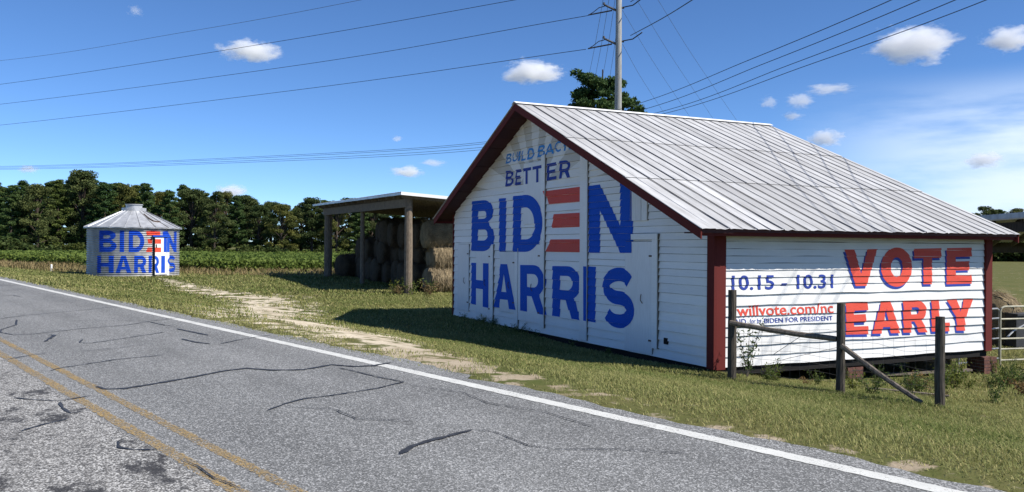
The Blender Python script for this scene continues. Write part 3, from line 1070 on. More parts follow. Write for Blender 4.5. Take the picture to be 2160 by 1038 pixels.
for k, q in GL.items():
    ch = k[0]
    f = quad_map(q)
    asp = abs(q[0][0] - q[1][0]) / abs(q[0][1] - q[3][1])
    tr = [[f(p) for p in t] for t in tess(glyph(ch, STEM[ch][0], STEM[ch][1], asp))]
    paint('letter', tr, cells_g, G3, M['blue'], gable_wall, 0.005, RAKE)
for q in ([(6.494, 3.517), (4.692, 3.524), (4.687, 3.18), (6.232, 3.181)], [(6.004, 2.933), (4.683, 2.93), (4.679, 2.605), (6.097, 2.603)], [(6.149, 2.323), (4.675, 2.324), (4.671, 2.024), (6.4, 2.021)]):
    paint('letter_stripe', [[q[0], q[1], q[2]], [q[0], q[2], q[3]]], cells_g, G3, M['red'], gable_wall, 0.005)
UP = {'B': [(8.667, 4.634), (8.358, 4.638), (8.412, 4.376), (8.746, 4.38)], 'U': [(8.282, 4.627), (7.995, 4.629), (8.035, 4.392), (8.345, 4.39)],
      'I': [(7.93, 4.636), (7.83, 4.634), (7.882, 4.388), (7.991, 4.39)], 'L': [(7.727, 4.635), (7.515, 4.63), (7.541, 4.372), (7.796, 4.371)],
      'D': [(7.378, 4.663), (7.038, 4.648), (7.066, 4.364), (7.465, 4.375)], 'B2': [(6.811, 4.67), (6.46, 4.67), (6.494, 4.376), (6.886, 4.384)],
      'A': [(6.326, 4.665), (6.1, 4.668), (6.004, 4.402), (6.475, 4.401)], 'C': [(5.96, 4.68), (5.608, 4.682), (5.604, 4.416), (5.967, 4.416)], 'K': [(5.502, 4.683), (5.154, 4.679), (5.15, 4.423), (5.523, 4.414)]}
for k, q in UP.items():
    ch = k[0]
    f = quad_map(q)
    asp = abs(q[0][0] - q[1][0]) / abs(q[0][1] - q[3][1])
    if ch == 'A':
        q = [(6.475 - .08, 4.665), (6.004 + .05, 4.668), (6.004, 4.402), (6.475, 4.401)]
        f = quad_map(q)
    tr = [[f(p) for p in t] for t in tess(glyph(ch, .22, .19, asp))]
    paint('letter', tr, cells_g, G3, M['sky_blue'], gable_wall, 0.005, RAKE)
for ch, q in (('B', [(8.72, 4.184), (8.252, 4.168), (8.245, 3.76), (8.745, 3.757)]), ('E', [(8.106, 4.167), (7.788, 4.165), (7.786, 3.757), (8.13, 3.753)]),
              ('T', [(7.677, 4.162), (7.165, 4.164), (7.159, 3.755), (7.671, 3.744)]), ('T', [(7.079, 4.165), (6.568, 4.171), (6.562, 3.758), (7.073, 3.75)]),
              ('E', [(6.364, 4.176), (5.887, 4.185), (5.873, 3.774), (6.358, 3.759)]), ('R', [(5.727, 4.192), (5.198, 4.181), (5.186, 3.767), (5.728, 3.77)])):
    f = quad_map(q)
    tr = [[f(p) for p in t] for t in tess(glyph(ch, .24, .19))]
    paint('letter', tr, cells_g, G3, M['navy'], gable_wall, 0.005, RAKE)

# side wall boards and lettering
cs_s = courses([(1.36, .184), (9, .136)], 0.0, 2.52)
cells_s = []
for ci, (z0, z1) in enumerate(cs_s):
    lf = lap_fn(900 + ci, 0.034 if z0 < 1.4 else 0.022, 0.5)
    make_board(side_wall, S3, 0.02, L - 0.02, 0.02, L - 0.02, z0, z1, lf, M['white_s'], 700 + ci, 0.016)
    dep = board_depth(z0, z1, lf)
    for k in range(int(L / SEG) + 1):
        cells_s.append((k * SEG, min(L, (k + 1) * SEG), z0, z1, dep))
SLT = [('V', [(3.145, 2.133), (4.031, 2.148), (4.038, 1.42), (3.152, 1.419)]), ('O', [(4.137, 2.176), (5.021, 2.186), (5.029, 1.386), (4.145, 1.394)]),
       ('T', [(5.077, 2.158), (5.887, 2.174), (5.895, 1.428), (5.085, 1.43)]), ('E', [(6.055, 2.175), (6.835, 2.19), (6.852, 1.425), (6.063, 1.42)]),
       ('E', [(3.188, 1.092), (3.78, 1.101), (3.797, 0.466), (3.194, 0.479)]), ('A', [(3.893, 1.098), (4.671, 1.103), (4.685, 0.454), (3.899, 0.468)]),
       ('R', [(4.769, 1.107), (5.464, 1.115), (5.488, 0.441), (4.776, 0.456)]), ('L', [(5.604, 1.106), (6.15, 1.111), (6.15, 0.437), (5.611, 0.448)]),
       ('Y', [(6.074, 1.096), (6.912, 1.102), (6.919, 0.423), (6.081, 0.448)])]
SST = {'V': (.30, .2), 'O': (.31, .25), 'T': (.32, .27), 'E': (.36, .25), 'A': (.32, .23), 'R': (.33, .22), 'L': (.42, .27), 'Y': (.32, .2)}
for ch, q in SLT:
    g = tess(glyph(ch, *SST[ch]))
    f = quad_map(q)
    paint('letter_shadow', [[(f(p)[0] - 0.045, f(p)[1] - 0.05) for p in t] for t in g], cells_s, S3, M['blue_s'], side_wall, 0.004)
    paint('letter', [[f(p) for p in t] for t in g], cells_s, S3, M['red_s'], side_wall, 0.007)
font_letters('letter', '10.15 - 10.31', (0.37, 2.85, 1.385, 1.655), cells_s, S3, M['blue_s'], side_wall, 0.016, 0.0)
font_letters('letter', 'willvote.com/nc', (0.49, 2.853, 0.905, 1.115), cells_s, S3, M['red_s'], side_wall, 0.014, 0.0)
font_letters('letter', 'PAID', (0.36, 0.705, 0.772, 0.862), cells_s, S3, M['blue_s'], side_wall, 0.006, 0.0)
font_letters('letter', 'for by', (0.79, 1.07, 0.748, 0.862), cells_s, S3, M['blue_s'], side_wall, 0.0, 0.2)
font_letters('letter', 'BIDEN FOR PRESIDENT', (1.13, 2.838, 0.768, 0.856), cells_s, S3, M['blue_s'], side_wall, 0.008, 0.0)

# corner boards
def bx(name, x0, x1, y0, y1, z0, z1, mat, parent=barn):
    m_ = MB(); m_.box(x0, x1, y0, y1, z0, z1)
    return m_.build(name, M[mat], parent)

bx('corner_board', -0.062, -0.001, -0.066, 0.135, -0.02, 2.56, 'red_trim')
bx('corner_board', 0.001, 0.185, -0.064, -0.001, -0.03, 2.47, 'red_trim')
bx('corner_board', 0.186, 0.215, -0.052, -0.001, -0.03, 2.46, 'red_trim')
bx('corner_board', L - 0.17, L + 0.03, -0.064, -0.001, -0.03, 2.46, 'red_trim')
bx('corner_board', L - 0.01, L + 0.05, -0.03, 0.15, -0.03, 2.46, 'red_trim')
bx('corner_board', -0.05, 0.16, W + 0.002, W + 0.05, -0.05, roof_z(W + .03) - .12, 'red_trim')

# roof: deck, soffit boards, rake and eave fascias, then metal panels
XF = lambda y: -0.715 + 0.0165 * (y - EAVE_Y)
XB = 7.66
deck = MB()
for ya, yb in ((EAVE_Y, RIDGE_Y), (RIDGE_Y, LEFT_Y)):
    vs = []
    for dz in (-0.012, -0.07):
        for y in (ya, yb):
            zz = (EAVE_Z + SR * (y - EAVE_Y)) if yb == RIDGE_Y else (RIDGE_Z + SL * (y - RIDGE_Y))
            vs += [(XF(y) + .03, y, zz + dz), (XB - .03, y, zz + dz)]
    deck.add(vs, [(0, 1, 3, 2), (4, 6, 7, 5), (0, 4, 5, 1), (0, 2, 6, 4), (1, 5, 7, 3)])
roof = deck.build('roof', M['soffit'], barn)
# soffit planks under the gable overhang
for (ya, yb, sl, zb, yb0) in ((EAVE_Y, RIDGE_Y, SR, EAVE_Z, EAVE_Y), (RIDGE_Y, LEFT_Y, SL, RIDGE_Z, RIDGE_Y)):
    n = 16 if ya < 0 else 13
    for i in range(n):
        y0 = ya + (yb - ya) * i / n + .006
        y1 = ya + (yb - ya) * (i + 1) / n - .006
        vs = []
        for dz in (-0.073, -0.09 - 0.006 * hsh(i, ya)):
            for y in (y0, y1):
                vs += [(XF(y) + .04, y, zb + sl * (y - yb0) + dz), (0.02, y, zb + sl * (y - yb0) + dz)]
        q = MB(); q.add(vs, [(0, 1, 3, 2), (4, 6, 7, 5), (0, 4, 5, 1), (0, 2, 6, 4), (1, 5, 7, 3), (2, 3, 7, 6)])
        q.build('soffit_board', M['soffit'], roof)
# fascias
for (ya, yb, sl, zb, yb0) in ((EAVE_Y - .012, RIDGE_Y, SR, EAVE_Z, EAVE_Y), (RIDGE_Y, LEFT_Y + .01, SL, RIDGE_Z, RIDGE_Y)):
    for xfun, th_ in ((XF, .028), (lambda y: XB - .028, .028)):
        vs = []
        for y in (ya, yb):
            zz = zb + sl * (y - yb0)
            for dx in (0, th_):
                vs += [(xfun(y) + dx, y, zz - .014), (xfun(y) + dx, y, zz - .185)]
        q = MB(); q.add(vs, [(0, 1, 5, 4), (2, 6, 7, 3), (0, 4, 6, 2), (1, 3, 7, 5), (0, 2, 3, 1), (4, 5, 7, 6)])
        q.build('rake_board', M['red_trim'], roof)
bx('eave_fascia', XF(EAVE_Y) + .03, XB - .03, EAVE_Y + .052, EAVE_Y + .08, EAVE_Z - .135, EAVE_Z + .002, 'red_trim', roof)
bx('eave_fascia', XF(LEFT_Y) + .03, XB - .03, LEFT_Y - .02, LEFT_Y + .012, LEFT_Z - .15, LEFT_Z - .016, 'red_trim', roof)
# soffit closing the eave to the wall
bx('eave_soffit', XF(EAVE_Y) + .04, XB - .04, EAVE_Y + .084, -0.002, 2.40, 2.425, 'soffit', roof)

PW = 0.612
RIB = [(0.0, 0), (.008, .013), (.016, .013), (.026, 0), (.10, 0), (.20, 0), (.30, 0), (.307, .010), (.314, .010), (.322, 0), (.42, 0), (.52, 0), (PW - .008, 0)]


def roof_panel(x0, x1, y0, y1, zfun, lift0, lift1, xf0=None, xf1=None, wob=0):
    mb_ = MB()
    prof = [(u, h) for u, h in RIB if x0 + u < x1 - 1e-3]
    prof.append((x1 - x0, 0))
    rows = [0, .35, .7, 1]
    for t in rows:
        y = y0 + (y1 - y0) * t
        for u, h in prof:
            x = x0 + u
            if xf0 is not None: x = max(x, xf0 + (xf1 - xf0) * t)
            dz = lift0 + (lift1 - lift0) * t
            if wob and t == 0: dz += wob * (hsh(round(x * 40), 3) - .35)
            mb_.v.append((x, y, zfun(y) + .004 + h + dz))
    k = len(prof)
    for r in range(len(rows) - 1):
        for i in range(k - 1):
            a = r * k + i
            mb_.f.append((a, a + 1, a + 1 + k, a + k) if y1 > y0 else (a, a + k, a + k + 1, a + 1))
    return mb_.build('roof_panel', M['roof'], roof)


zr = lambda y: EAVE_Z + SR * (y - EAVE_Y)
zl = lambda y: RIDGE_Z + SL * (y - RIDGE_Y)
tiers = [(EAVE_Y - .05, 1.95, 0.0, -0.004), (1.85, 4.40, 0.009, -0.002), (4.30, RIDGE_Y, 0.011, 0.0)]
x = -0.74
pi_ = 0
while x < XB - .02:
    x1 = min(x + PW, XB + .02)
    for ti, (y0, y1, l0, l1) in enumerate(tiers):
        first = pi_ == 0
        roof_panel(x, x1, y0, y1, zr, l0, l1, XF(y0) - .02 if first else None, XF(y1) - .02 if first else None, 0.022 if ti == 0 else 0.004)
    first = pi_ == 0
    roof_panel(x, x1, LEFT_Y + .05, RIDGE_Y, zl, 0, 0, XF(LEFT_Y) - .02 if first else None, XF(RIDGE_Y) - .02 if first else None)
    # dark strips beside the ribs: seam dirt plus painted rib shadow
    if pi_ > 0:
        sx = x - .004
        q = MB()
        for i in range(14):
            ya = EAVE_Y - .03 + (RIDGE_Y - EAVE_Y - .1) * i / 14
            yb = EAVE_Y - .03 + (RIDGE_Y - EAVE_Y - .1) * (i + 1) / 14
            wa = .022 + .016 * hsh(i, pi_)
            wb = .022 + .016 * hsh(i + 1, pi_)
            q.add([(sx - wa, ya, zr(ya) + .017), (sx, ya, zr(ya) + .019), (sx, yb, zr(yb) + .019), (sx - wb, yb, zr(yb) + .017)], [(0, 1, 2, 3)])
        q.build('seam_dirt_shadow', M['seam'], roof)
    if x + .31 < XB and pi_ > 0:
        q = MB()  # thinner strip painting the shadow of the middle rib
        sx = x + .297
        for i in range(14):
            ya = EAVE_Y - .03 + (RIDGE_Y - EAVE_Y - .1) * i / 14
            yb = EAVE_Y - .03 + (RIDGE_Y - EAVE_Y - .1) * (i + 1) / 14
            wa = .009 + .007 * hsh(i, pi_, 2)
            wb = .009 + .007 * hsh(i + 1, pi_, 2)
            q.add([(sx - wa, ya, zr(ya) + .017), (sx, ya, zr(ya) + .019), (sx, yb, zr(yb) + .019), (sx - wb, yb, zr(yb) + .017)], [(0, 1, 2, 3)])
        q.build('seam_dirt_shadow', M['seam'], roof)
    x = x1
    pi_ += 1
q = MB()
for sgn, sl in ((-1, SR), (1, -SL)):
    dy = .14 * sgn
    q.add([(XF(RIDGE_Y) - .03, RIDGE_Y, RIDGE_Z + .045), (XB + .03, RIDGE_Y, RIDGE_Z + .045), (XB + .03, RIDGE_Y + dy, RIDGE_Z + .042 - .14 * abs(sl)), (XF(RIDGE_Y) - .03, RIDGE_Y + dy, RIDGE_Z + .042 - .14 * abs(sl))], [(0, 1, 2, 3)])
q.build('ridge_cap', M['trim_white'], roof)

# brick piers under the wall
def pier(x0, y0, nx, ny, rows, ztop, lean=0.0):
    """bricks 0.2 x 0.095 x 0.06, laid header and stretcher"""
    core = MB()
    w_, d_ = nx * .21, ny * .105
    core.box(x0 + .012, x0 + w_ - .012, y0 + .012, y0 + d_ - .012, ztop - rows * .072 - .3, ztop - .012)
    pr = core.build('brick_pier', M['mortar'], barn)
    bm_me = None
    for r in range(rows):
        z0 = ztop - (r + 1) * .072
        sh = .105 if r % 2 else 0
        for j in range(ny):
            for i in range(nx):
                if 0 < i < nx - 1 and 0 < j < ny - 1: continue
                xx = x0 + i * .21 + (0.004 * hsh(i, j, r))
                yy = y0 + j * .105
                if bm_me is None:
                    t_ = MB(); t_.box(0, .2, 0, .096, 0, .061)
                    o = t_.build('brick', M['brick'], pr)
                    bm_me = o.data
                    o.location = (xx, yy, z0)
                else:
                    o = link('brick', bm_me, None, pr)
                    o.location = (xx, yy, z0)
                o.rotation_euler = (0, 0, math.radians(2.5 * (hsh(i, j, r, 9) - .5)))


pier(L - .15, -.02, 2, 4, 7, -.17)
pier(3.3, .02, 2, 3, 5, -.17)
pier(0.12, .02, 2, 3, 3, -.17)
bx('sill_beam', 0.03, L - .03, 0.02, 0.16, -.15, -.015, 'dark')  # near black: shade of the void under the barn is in its colour

# ------------------------------------------------------------------ wire fence along the verge
def gz(x, y):
    return ground(*ns(x, y))


fp = [(-0.12, -0.62), (0.72, -2.22), (1.16, -3.66)]
fence = empty('wire_fence', (fp[0][0], fp[0][1], gz(*fp[0])), 'dark weathered post and woven wire fence with one rail and a fallen brace', 'fence')
def rough_post(x, y, z0, z1, r, seed, name='post', mat='post_dark', parent=fence, lean=(0, 0)):
    q_ = MB()
    k = 9
    pts = [(x + lean[0] * t + .008 * (hsh(seed, i) - .5), y + lean[1] * t + .008 * (hsh(seed, i, 2) - .5), z0 + (z1 - z0) * t) for i, t in enumerate([j / k for j in range(k + 1)])]
    q_.tube(pts, [r * (1.08 - .12 * j / k + .06 * (hsh(seed, j, 4) - .5)) for j in range(k + 1)], 11)
    return q_.build(name, M[mat], parent, False)


tops = []
for i, ((x, y), zt, r) in enumerate(zip(fp, (1.43, 1.29, 1.17), (.072, .066, .068))):
    rough_post(x, y, gz(x, y) - .25, zt, r, 20 + i)
    tops.append(zt)
A_, B_, C_ = [Vector((x, y, 0)) for x, y in fp]
q = MB()
p0 = A_ + Vector((-.06, -.02, .87)); p1 = B_ + Vector((-.05, .05, .71))
n = 8
q.tube([p0.lerp(p1, i / n) + Vector((0, 0, .008 * hsh(i, 77) - (.02 * math.sin(math.pi * i / n)))) for i in range(n + 1)], [.042 + .006 * hsh(i, 5) for i in range(n + 1)], 8)
q.build('rail', M['old_wood'], fence)
q = MB()
p0 = B_ + Vector((-.05, -.06, .62)); p1 = C_ + Vector((-.10, .22, gz(*fp[2]) + .04))
q.tube([p0.lerp(p1, i / n) + Vector((0, 0, -.02 * math.sin(math.pi * i / n))) for i in range(n + 1)], [.045 - .008 * i / n for i in range(n + 1)], 8)
q.build('brace', M['old_wood'], fence)
q = MB()
for a, b in ((A_, B_), (B_, C_)):
    for k in range(7):
        h = .12 + k * .135
        pts = []
        for i in range(9):
            t = i / 8
            pt = a.lerp(b, t)
            pts.append((pt.x + .07, pt.y + .02, gz(pt.x, pt.y) + h + .02 * math.sin(t * 9 + k) * (1 if k < 5 else 2)))
        q.tube(pts, .0022, 4, False)
    L_ = (b - a).length
    for i in range(1, int(L_ / .16)):
        pt = a.lerp(b, i * .16 / L_)
        g = gz(pt.x, pt.y)
        q.tube([(pt.x + .07, pt.y + .02, g + .1), (pt.x + .072 + .01 * hsh(i), pt.y + .02, g + .5), (pt.x + .07, pt.y + .02, g + .95)], .0018, 4, False)
q.build('wire_mesh', M['fence_wire'], fence)
q = MB()
q.tube([B_ + Vector((.03, .06, .58)), A_.lerp(B_, .5) + Vector((.09, 0, .33)), A_.lerp(B_, .3) + Vector((.12, 0, .2))], .004, 5)
q.tube([A_.lerp(B_, .62) + Vector((.05, 0, .70)), A_.lerp(B_, .38) + Vector((.05, 0, .38))], .005, 5)
q.build('loose_wire', M['fence_wire'], fence)

# ------------------------------------------------------------------ grain bin
BC = Vector((-8.32, 37.3, 0))
BR, BH = 2.24, 2.46
bz = gz(BC.x, BC.y - 2)
binr = empty('grain_bin', (BC.x, BC.y, bz), 'round corrugated metal grain bin with conical roof and blue and red lettering', 'grain bin')
PHI0 = math.radians(-91.8)
NC = 26
PITCH_C = BH / NC


def corr(z):
    return .028 * math.sin(2 * math.pi * z / PITCH_C)


B3 = lambda a, z, d: (BC.x + (BR + d) * math.cos(PHI0 + a / BR), BC.y + (BR + d) * math.sin(PHI0 + a / BR), bz + .06 + z)
nz, na = NC * 6, 84
vs = np.array([B3(2 * math.pi * BR * k / na, BH * j / nz, corr(BH * j / nz)) for j in range(nz + 1) for k in range(na)])
ii = np.arange((nz + 1) * na).reshape(nz + 1, na)
fs = np.stack([ii[:-1], np.roll(ii, -1, 1)[:-1], np.roll(ii, -1, 1)[1:], ii[1:]], -1).reshape(-1, 4)
np_mesh('wall', vs, fs, M['bin'], binr, smooth=True)
# door
du = lambda px: BR * math.asin(max(-.999, min(.999, (px - 281) / 97.0)))
d0, d1 = du(319), du(350)
dm = (d0 + d1) / 2
DW = (d1 - d0)
dn = Vector((math.cos(PHI0 + dm / BR), math.sin(PHI0 + dm / BR), 0))
dt = Vector((-dn.y, dn.x, 0))
DZ0, DZ1 = 0.02, 2.05


def door_pt(a, z, d):
    ang = PHI0 + a / BR
    ray = Vector((math.cos(ang), math.sin(ang), 0))
    t = (BR + .085 + d) / ray.dot(dn)
    p = BC + ray * t
    return (p.x, p.y, bz + .06 + z)


def slab(name, a0, a1, z0, z1, din, dout, mat, parent):
    m_ = MB()
    vs_ = [door_pt(a, z, d) for d in (din, dout) for a in (a0, a1) for z in (z0, z1)]
    m_.add(vs_, [(0, 1, 3, 2), (4, 6, 7, 5), (0, 4, 5, 1), (2, 3, 7, 6), (0, 2, 6, 4), (1, 5, 7, 3)])
    return m_.build(name, mat, parent)


bdoor = slab('door', d0 + .07, d1 - .14, DZ0 + .05, DZ1 - .06, -.06, .0, M['bin_door'], binr)
slab('door_frame_or_gap_shade', d1 - .135, d1, DZ0, DZ1 - .06, -.09, .012, M['bin_door'], binr)
slab('door_frame_or_gap_shade', d0 + .035, d0 + .06, DZ0, DZ1 + .01, -.10, .04, M['dark'], binr)  # near-black strip standing in for the shadow in the hinge gap
slab('door_frame_or_gap_shade', d0 - .05, d1 + .03, DZ1 - .05, DZ1 + .03, -.10, .05, M['bin_blue'], binr)
slab('handle', d0 + .12, d0 + .17, 1.45, 1.62, .001, .03, M['hinge'], bdoor)
cells_b = []
AS = BR * math.radians(4)
for k in range(-22, 22):
    a0, a1 = k * AS, (k + 1) * AS
    for j in range(nz):
        z0, z1 = BH * j / nz, BH * (j + 1) / nz
        cells_b.append((a0, a1, z0, z1))


def bin_letter(ch, px0, px1, z0, z1, mat, st, poly=None):
    a0, a1 = du(px0), du(px1)
    fmap = lambda p: (a0 + (a1 - a0) * p[0], z0 + (z1 - z0) * p[1])
    g = poly if poly is not None else tess(glyph(ch, st[0], st[1], abs(a1 - a0) / (z1 - z0)))
    tr = [[fmap(p) for p in t] for t in g]
    ring, onto = [], []
    for c in cells_b:
        mid, zm = (c[0] + c[1]) / 2, (c[2] + c[3]) / 2
        ring.append((c[0], c[1], c[2], c[3], lambda a, z: corr(z)))
    # wall part outside the door, door part on its flat face
    out_l = paint('letter', tr, ring, B3, mat, binr, .006, ((1, 0, d0 - .03),)) if a0 < d0 else None
    out_r = paint('letter', tr, ring, B3, mat, binr, .006, ((-1, 0, -(d1 + .01)),)) if a1 > d1 else None
    if a1 > d0 and a0 < d1:
        if z1 > DZ1:
            paint('letter', tr, ring, B3, mat, binr, .006, ((1, 0, d1 + .01), (-1, 0, -(d0 - .03)), (0, -1, -(DZ1 + .04))))
        paint('letter', tr, [(d0 + .075, d1 - .145, DZ0 + .06, DZ1 - .07, lambda a, z: 0)], door_pt, mat, bdoor, .004)
        paint('letter', tr, [(d1 - .133, d1 - .002, DZ0 + .06, DZ1 - .07, lambda a, z: .012)], door_pt, mat, bdoor, .004)


z_b0, z_b1, z_h0, z_h1 = 1.22, 2.30, .15, 1.03
bin_letter('B', 211.8, 247, z_b0, z_b1, M['bin_blue'], (.27, .22))
bin_letter('I', 253, 261.8, z_b0, z_b1, M['bin_blue'], (1, 1))
bin_letter('D', 271, 302, z_b0, z_b1, M['bin_blue'], (.27, .22))
for y0, y1, i0, i1 in ((0, .22, 0.0, .12), (.40, .62, .14, .10), (.78, 1, .05, .0)):
    bin_letter('E', 305.5, 334.6, z_b0, z_b1, M['bin_red'], None, [[(i0, y0), (1, y0), (1, y1)], [(i0, y0), (1, y1), (i1, y1)]])
bin_letter('N', 340, 370.5, z_b0, z_b1, M['bin_blue'], (.27, .2))
bin_letter('H', 208, 241.5, z_h0, z_h1, M['bin_blue'], (.27, .21))
bin_letter('A', 245, 277, z_h0, z_h1, M['bin_blue'], (.27, .2))
bin_letter('R', 282, 307, z_h0, z_h1, M['bin_blue'], (.30, .19))
bin_letter('R', 311, 331, z_h0, z_h1, M['bin_blue'], (.30, .19))
bin_letter('I', 335, 342.5, z_h0, z_h1, M['bin_blue'], (1, 1))
bin_letter('S', 347, 368, z_h0, z_h1, M['bin_blue'], (.2, .21))
# conical roof of wedge panels with raised ribs
NR = 20
ZE, ZT = bz + .06 + BH + .02, bz + .06 + BH + .93
RE, RT = BR + .16, .55
for k in range(NR):
    a0 = 2 * math.pi * (k + .3) / NR
    a1 = 2 * math.pi * (k + 1.3) / NR
    q = MB()
    e = .035
    for (r, z) in ((RE, ZE), (RT, ZT)):
        w_ = e / r * .8 if r > 1 else e / r * .55
        for (a, h) in ((a0, .035), (a0 + w_, .04), (a0 + w_ * 1.5, .0), ((a0 + a1) / 2, -.002), (a1 - w_ * .3, 0.0)):
            q.v.append((BC.x + r * math.cos(a), BC.y + r * math.sin(a), z + h * (1 if r > 1 else .6)))
    for i in range(4):
        q.f.append((i, i + 1, i + 6, i + 5))
    # eave lip
    b0 = len(q.v)
    q.v += [(BC.x + RE * math.cos(a), BC.y + RE * math.sin(a), ZE - .05) for a in (a0, a1)]
    q.f.append((0, b0, b0 + 1, 4))
    q.build('roof_panel', M['bin_roof'], binr)
q = MB()
for (r, z0, z1) in ((RT + .05, ZT - .02, ZT + .14), (.40, ZT + .14, ZT + .30), (.44, ZT + .30, ZT + .34)):
    q.tube([(BC.x, BC.y, z0), (BC.x, BC.y, z1)], r, 28)
q.build('roof_cap', M['bin_roof'], binr)
q = MB()
ha = PHI0 + math.radians(34)
pts = []
for r, da in ((1.0, -6), (1.5, -5), (1.75, -2), (1.82, 4), (1.80, 10)):
    a = ha + math.radians(da)
    t = (r - RT) / (RE - RT)
    pts.append((BC.x + r * math.cos(a), BC.y + r * math.sin(a), ZT + (ZE - ZT) * t + .03))
q.tube(pts, .03, 6)
q.build('roof_hatch_rod', M['hinge'], binr)
q = MB(); q.tube([(BC.x, BC.y, bz - .15), (BC.x, BC.y, bz + .07)], BR + .03, 40)
q.build('foundation', M['mortar'], binr)
for k in range(5):
    a = PHI0 + math.radians(16 + k * 12)
    q = MB(); q.beam((BC.x + (BR + .1) * math.cos(a - .05), BC.y + (BR + .1) * math.sin(a - .05), bz + .02), (BC.x + (BR + .1) * math.cos(a + .05), BC.y + (BR + .1) * math.sin(a + .05), bz + .02), .16, .12)
    q.build('foundation_block', M['mortar'], binr)
# marker post by the road
mx, my = -12.3, 40.4
q = MB()
q.tube([(mx, my, gz(mx, my) - .1), (mx, my, gz(mx, my) + .40)], .05, 10)
q.tube([(mx, my, gz(mx, my) + .40), (mx, my, gz(mx, my) + .43)], [.05, .02], 10)
tag(q.build('marker_post', M['trim_white'], None), 'short white marker post on the verge by the grain bin', 'marker post')

# ------------------------------------------------------------------ hay shed
shed = empty('hay_shed', (1.7, 22.4, gz(1.7, 22.4)), 'open pole shed with flat sloping metal roof sheltering stacked hay', 'shed')
def shed_p(u, v, z):
    """u along the front from the near corner, v back into the shed"""
    return (1.84 - .05 * u + v, 22.30 + u + .02 * v, z)


SH_T = lambda v: 4.36 - .06 * v
FRONT = [(0.0, .21), (6.0, .13), (11.75, .26)]
for i, (u, r) in enumerate(FRONT):
    p = shed_p(u, 0, 0)
    rough_post(p[0], p[1], gz(p[0], p[1]) - .3, SH_T(0) - .22, r * .8, 60 + i, 'post', 'shed_wood', shed)
for i, u in enumerate((0.2, 4.1, 8.0, 11.75)):
    p = shed_p(u, 7.6, 0)
    rough_post(p[0], p[1], gz(p[0], p[1]) - .3, SH_T(7.6) - .25, .13, 70 + i, 'post', 'shed_wood', shed)
p = shed_p(0.1, 4, 0)
rough_post(p[0], p[1], gz(p[0], p[1]) - .3, SH_T(4) - .25, .13, 79, 'post', 'shed_wood', shed)
for (ua, ub) in ((-.1, 5.9), (5.91, 12.1)):
    q = MB(); q.beam(shed_p(ua, -.16, SH_T(0) - .42), shed_p(ub, -.16, SH_T(0) - .42), .07, .36); q.build('header_beam', M['shed_wood'], shed)
q = MB(); q.beam(shed_p(-.2, 7.7, SH_T(7.7) - .45), shed_p(12.2, 7.7, SH_T(7.7) - .45), .08, .3); q.build('header_beam', M['shed_wood'], shed)
for k in range(14):
    u = -.25 + k * .96
    q = MB(); q.beam(shed_p(u, -.4, SH_T(-.4) - .16), shed_p(u, 8.4, SH_T(8.4) - .16), .05, .17); q.build('rafter', M['shed_wood'], shed)
    q = MB(); q.beam(shed_p(u + .1, 7.62, SH_T(7.7) - .62), shed_p(u + .1, 7.62, SH_T(7.7) - .26), .12, .05, (1, 0, 0)); q.build('rafter_block', M['shed_wood'], shed)
for k in range(14):
    u0, u1 = -.55 + k * .95, -.55 + (k + 1) * .95
    q = MB()
    m_ = 10
    for v in (-.55, 8.6):
        for i in range(m_ + 1):
            q.v.append(shed_p(u0 + (u1 - u0) * i / m_, v, SH_T(v) - .03 + (.025 if i % 2 else 0)))
    for i in range(m_): q.f.append((i, i + 1, i + m_ + 2, i + m_ + 1))
    q.build('roof_panel', M['shed_roof'], shed)
q = MB(); q.beam(shed_p(-.56, -.57, SH_T(-.55) - .10), shed_p(12.76, -.57, SH_T(-.55) - .07), .03, .10); q.build('front_fascia', M['shed_roof'], shed)
q = MB(); q.beam(shed_p(-.58, -.57, SH_T(-.55) - .08), shed_p(-.58, 8.6, SH_T(8.6) - .08), .03, .13); q.build('end_fascia', M['trim_white'], shed)

# round hay bales
def bale_mesh(seed, r=.62, ln=1.35, mat='hay'):
    """axis along x, soft sagging body with bulging bands"""
    rs_ = np.random.RandomState(seed)
    segs, rings = 22, 13
    vs_, fs_ = [], []
    for i in range(rings):
        t = i / (rings - 1)
        xx = (t - .5) * ln
        edge = min(1, min(t, 1 - t) * 7)
        rr = r * (.86 + .14 * edge ** .5) * (1 + .025 * math.sin(i * 1.9 + seed))
        for k in range(segs):
            a = 2 * math.pi * k / segs
            d = rr * (1 + .028 * math.sin(3 * a + seed) + .03 * (rs_.rand() - .5))
            z = d * math.sin(a)
            y = d * math.cos(a) * 1.02
            if z < -r * .8: z = -r * .8 + (z + r * .8) * .35
            vs_.append((xx + .02 * (rs_.rand() - .5), y, z + r * .87))
    for i in range(rings - 1):
        for k in range(segs):
            a, b = i * segs + k, i * segs + (k + 1) % segs
            fs_.append((a, b, b + segs, a + segs))
    for i, s in ((0, -1), (rings - 1, 1)):
        c = len(vs_)
        vs_.append(((i / (rings - 1) - .5) * ln - s * .02, 0, r * .87))
        for k in range(segs):
            a, b = i * segs + k, i * segs + (k + 1) % segs
            fs_.append((a, c, b) if s < 0 else (a, b, c))
    me = bpy.data.meshes.new('hay_bale')
    me.from_pydata(vs_, [], fs_)
    me.polygons.foreach_set('use_smooth', [True] * len(me.polygons))
    me.update()
    # loose straw standing off the bale: thin blades on the surface
    me.materials.append(M[mat])
    return me


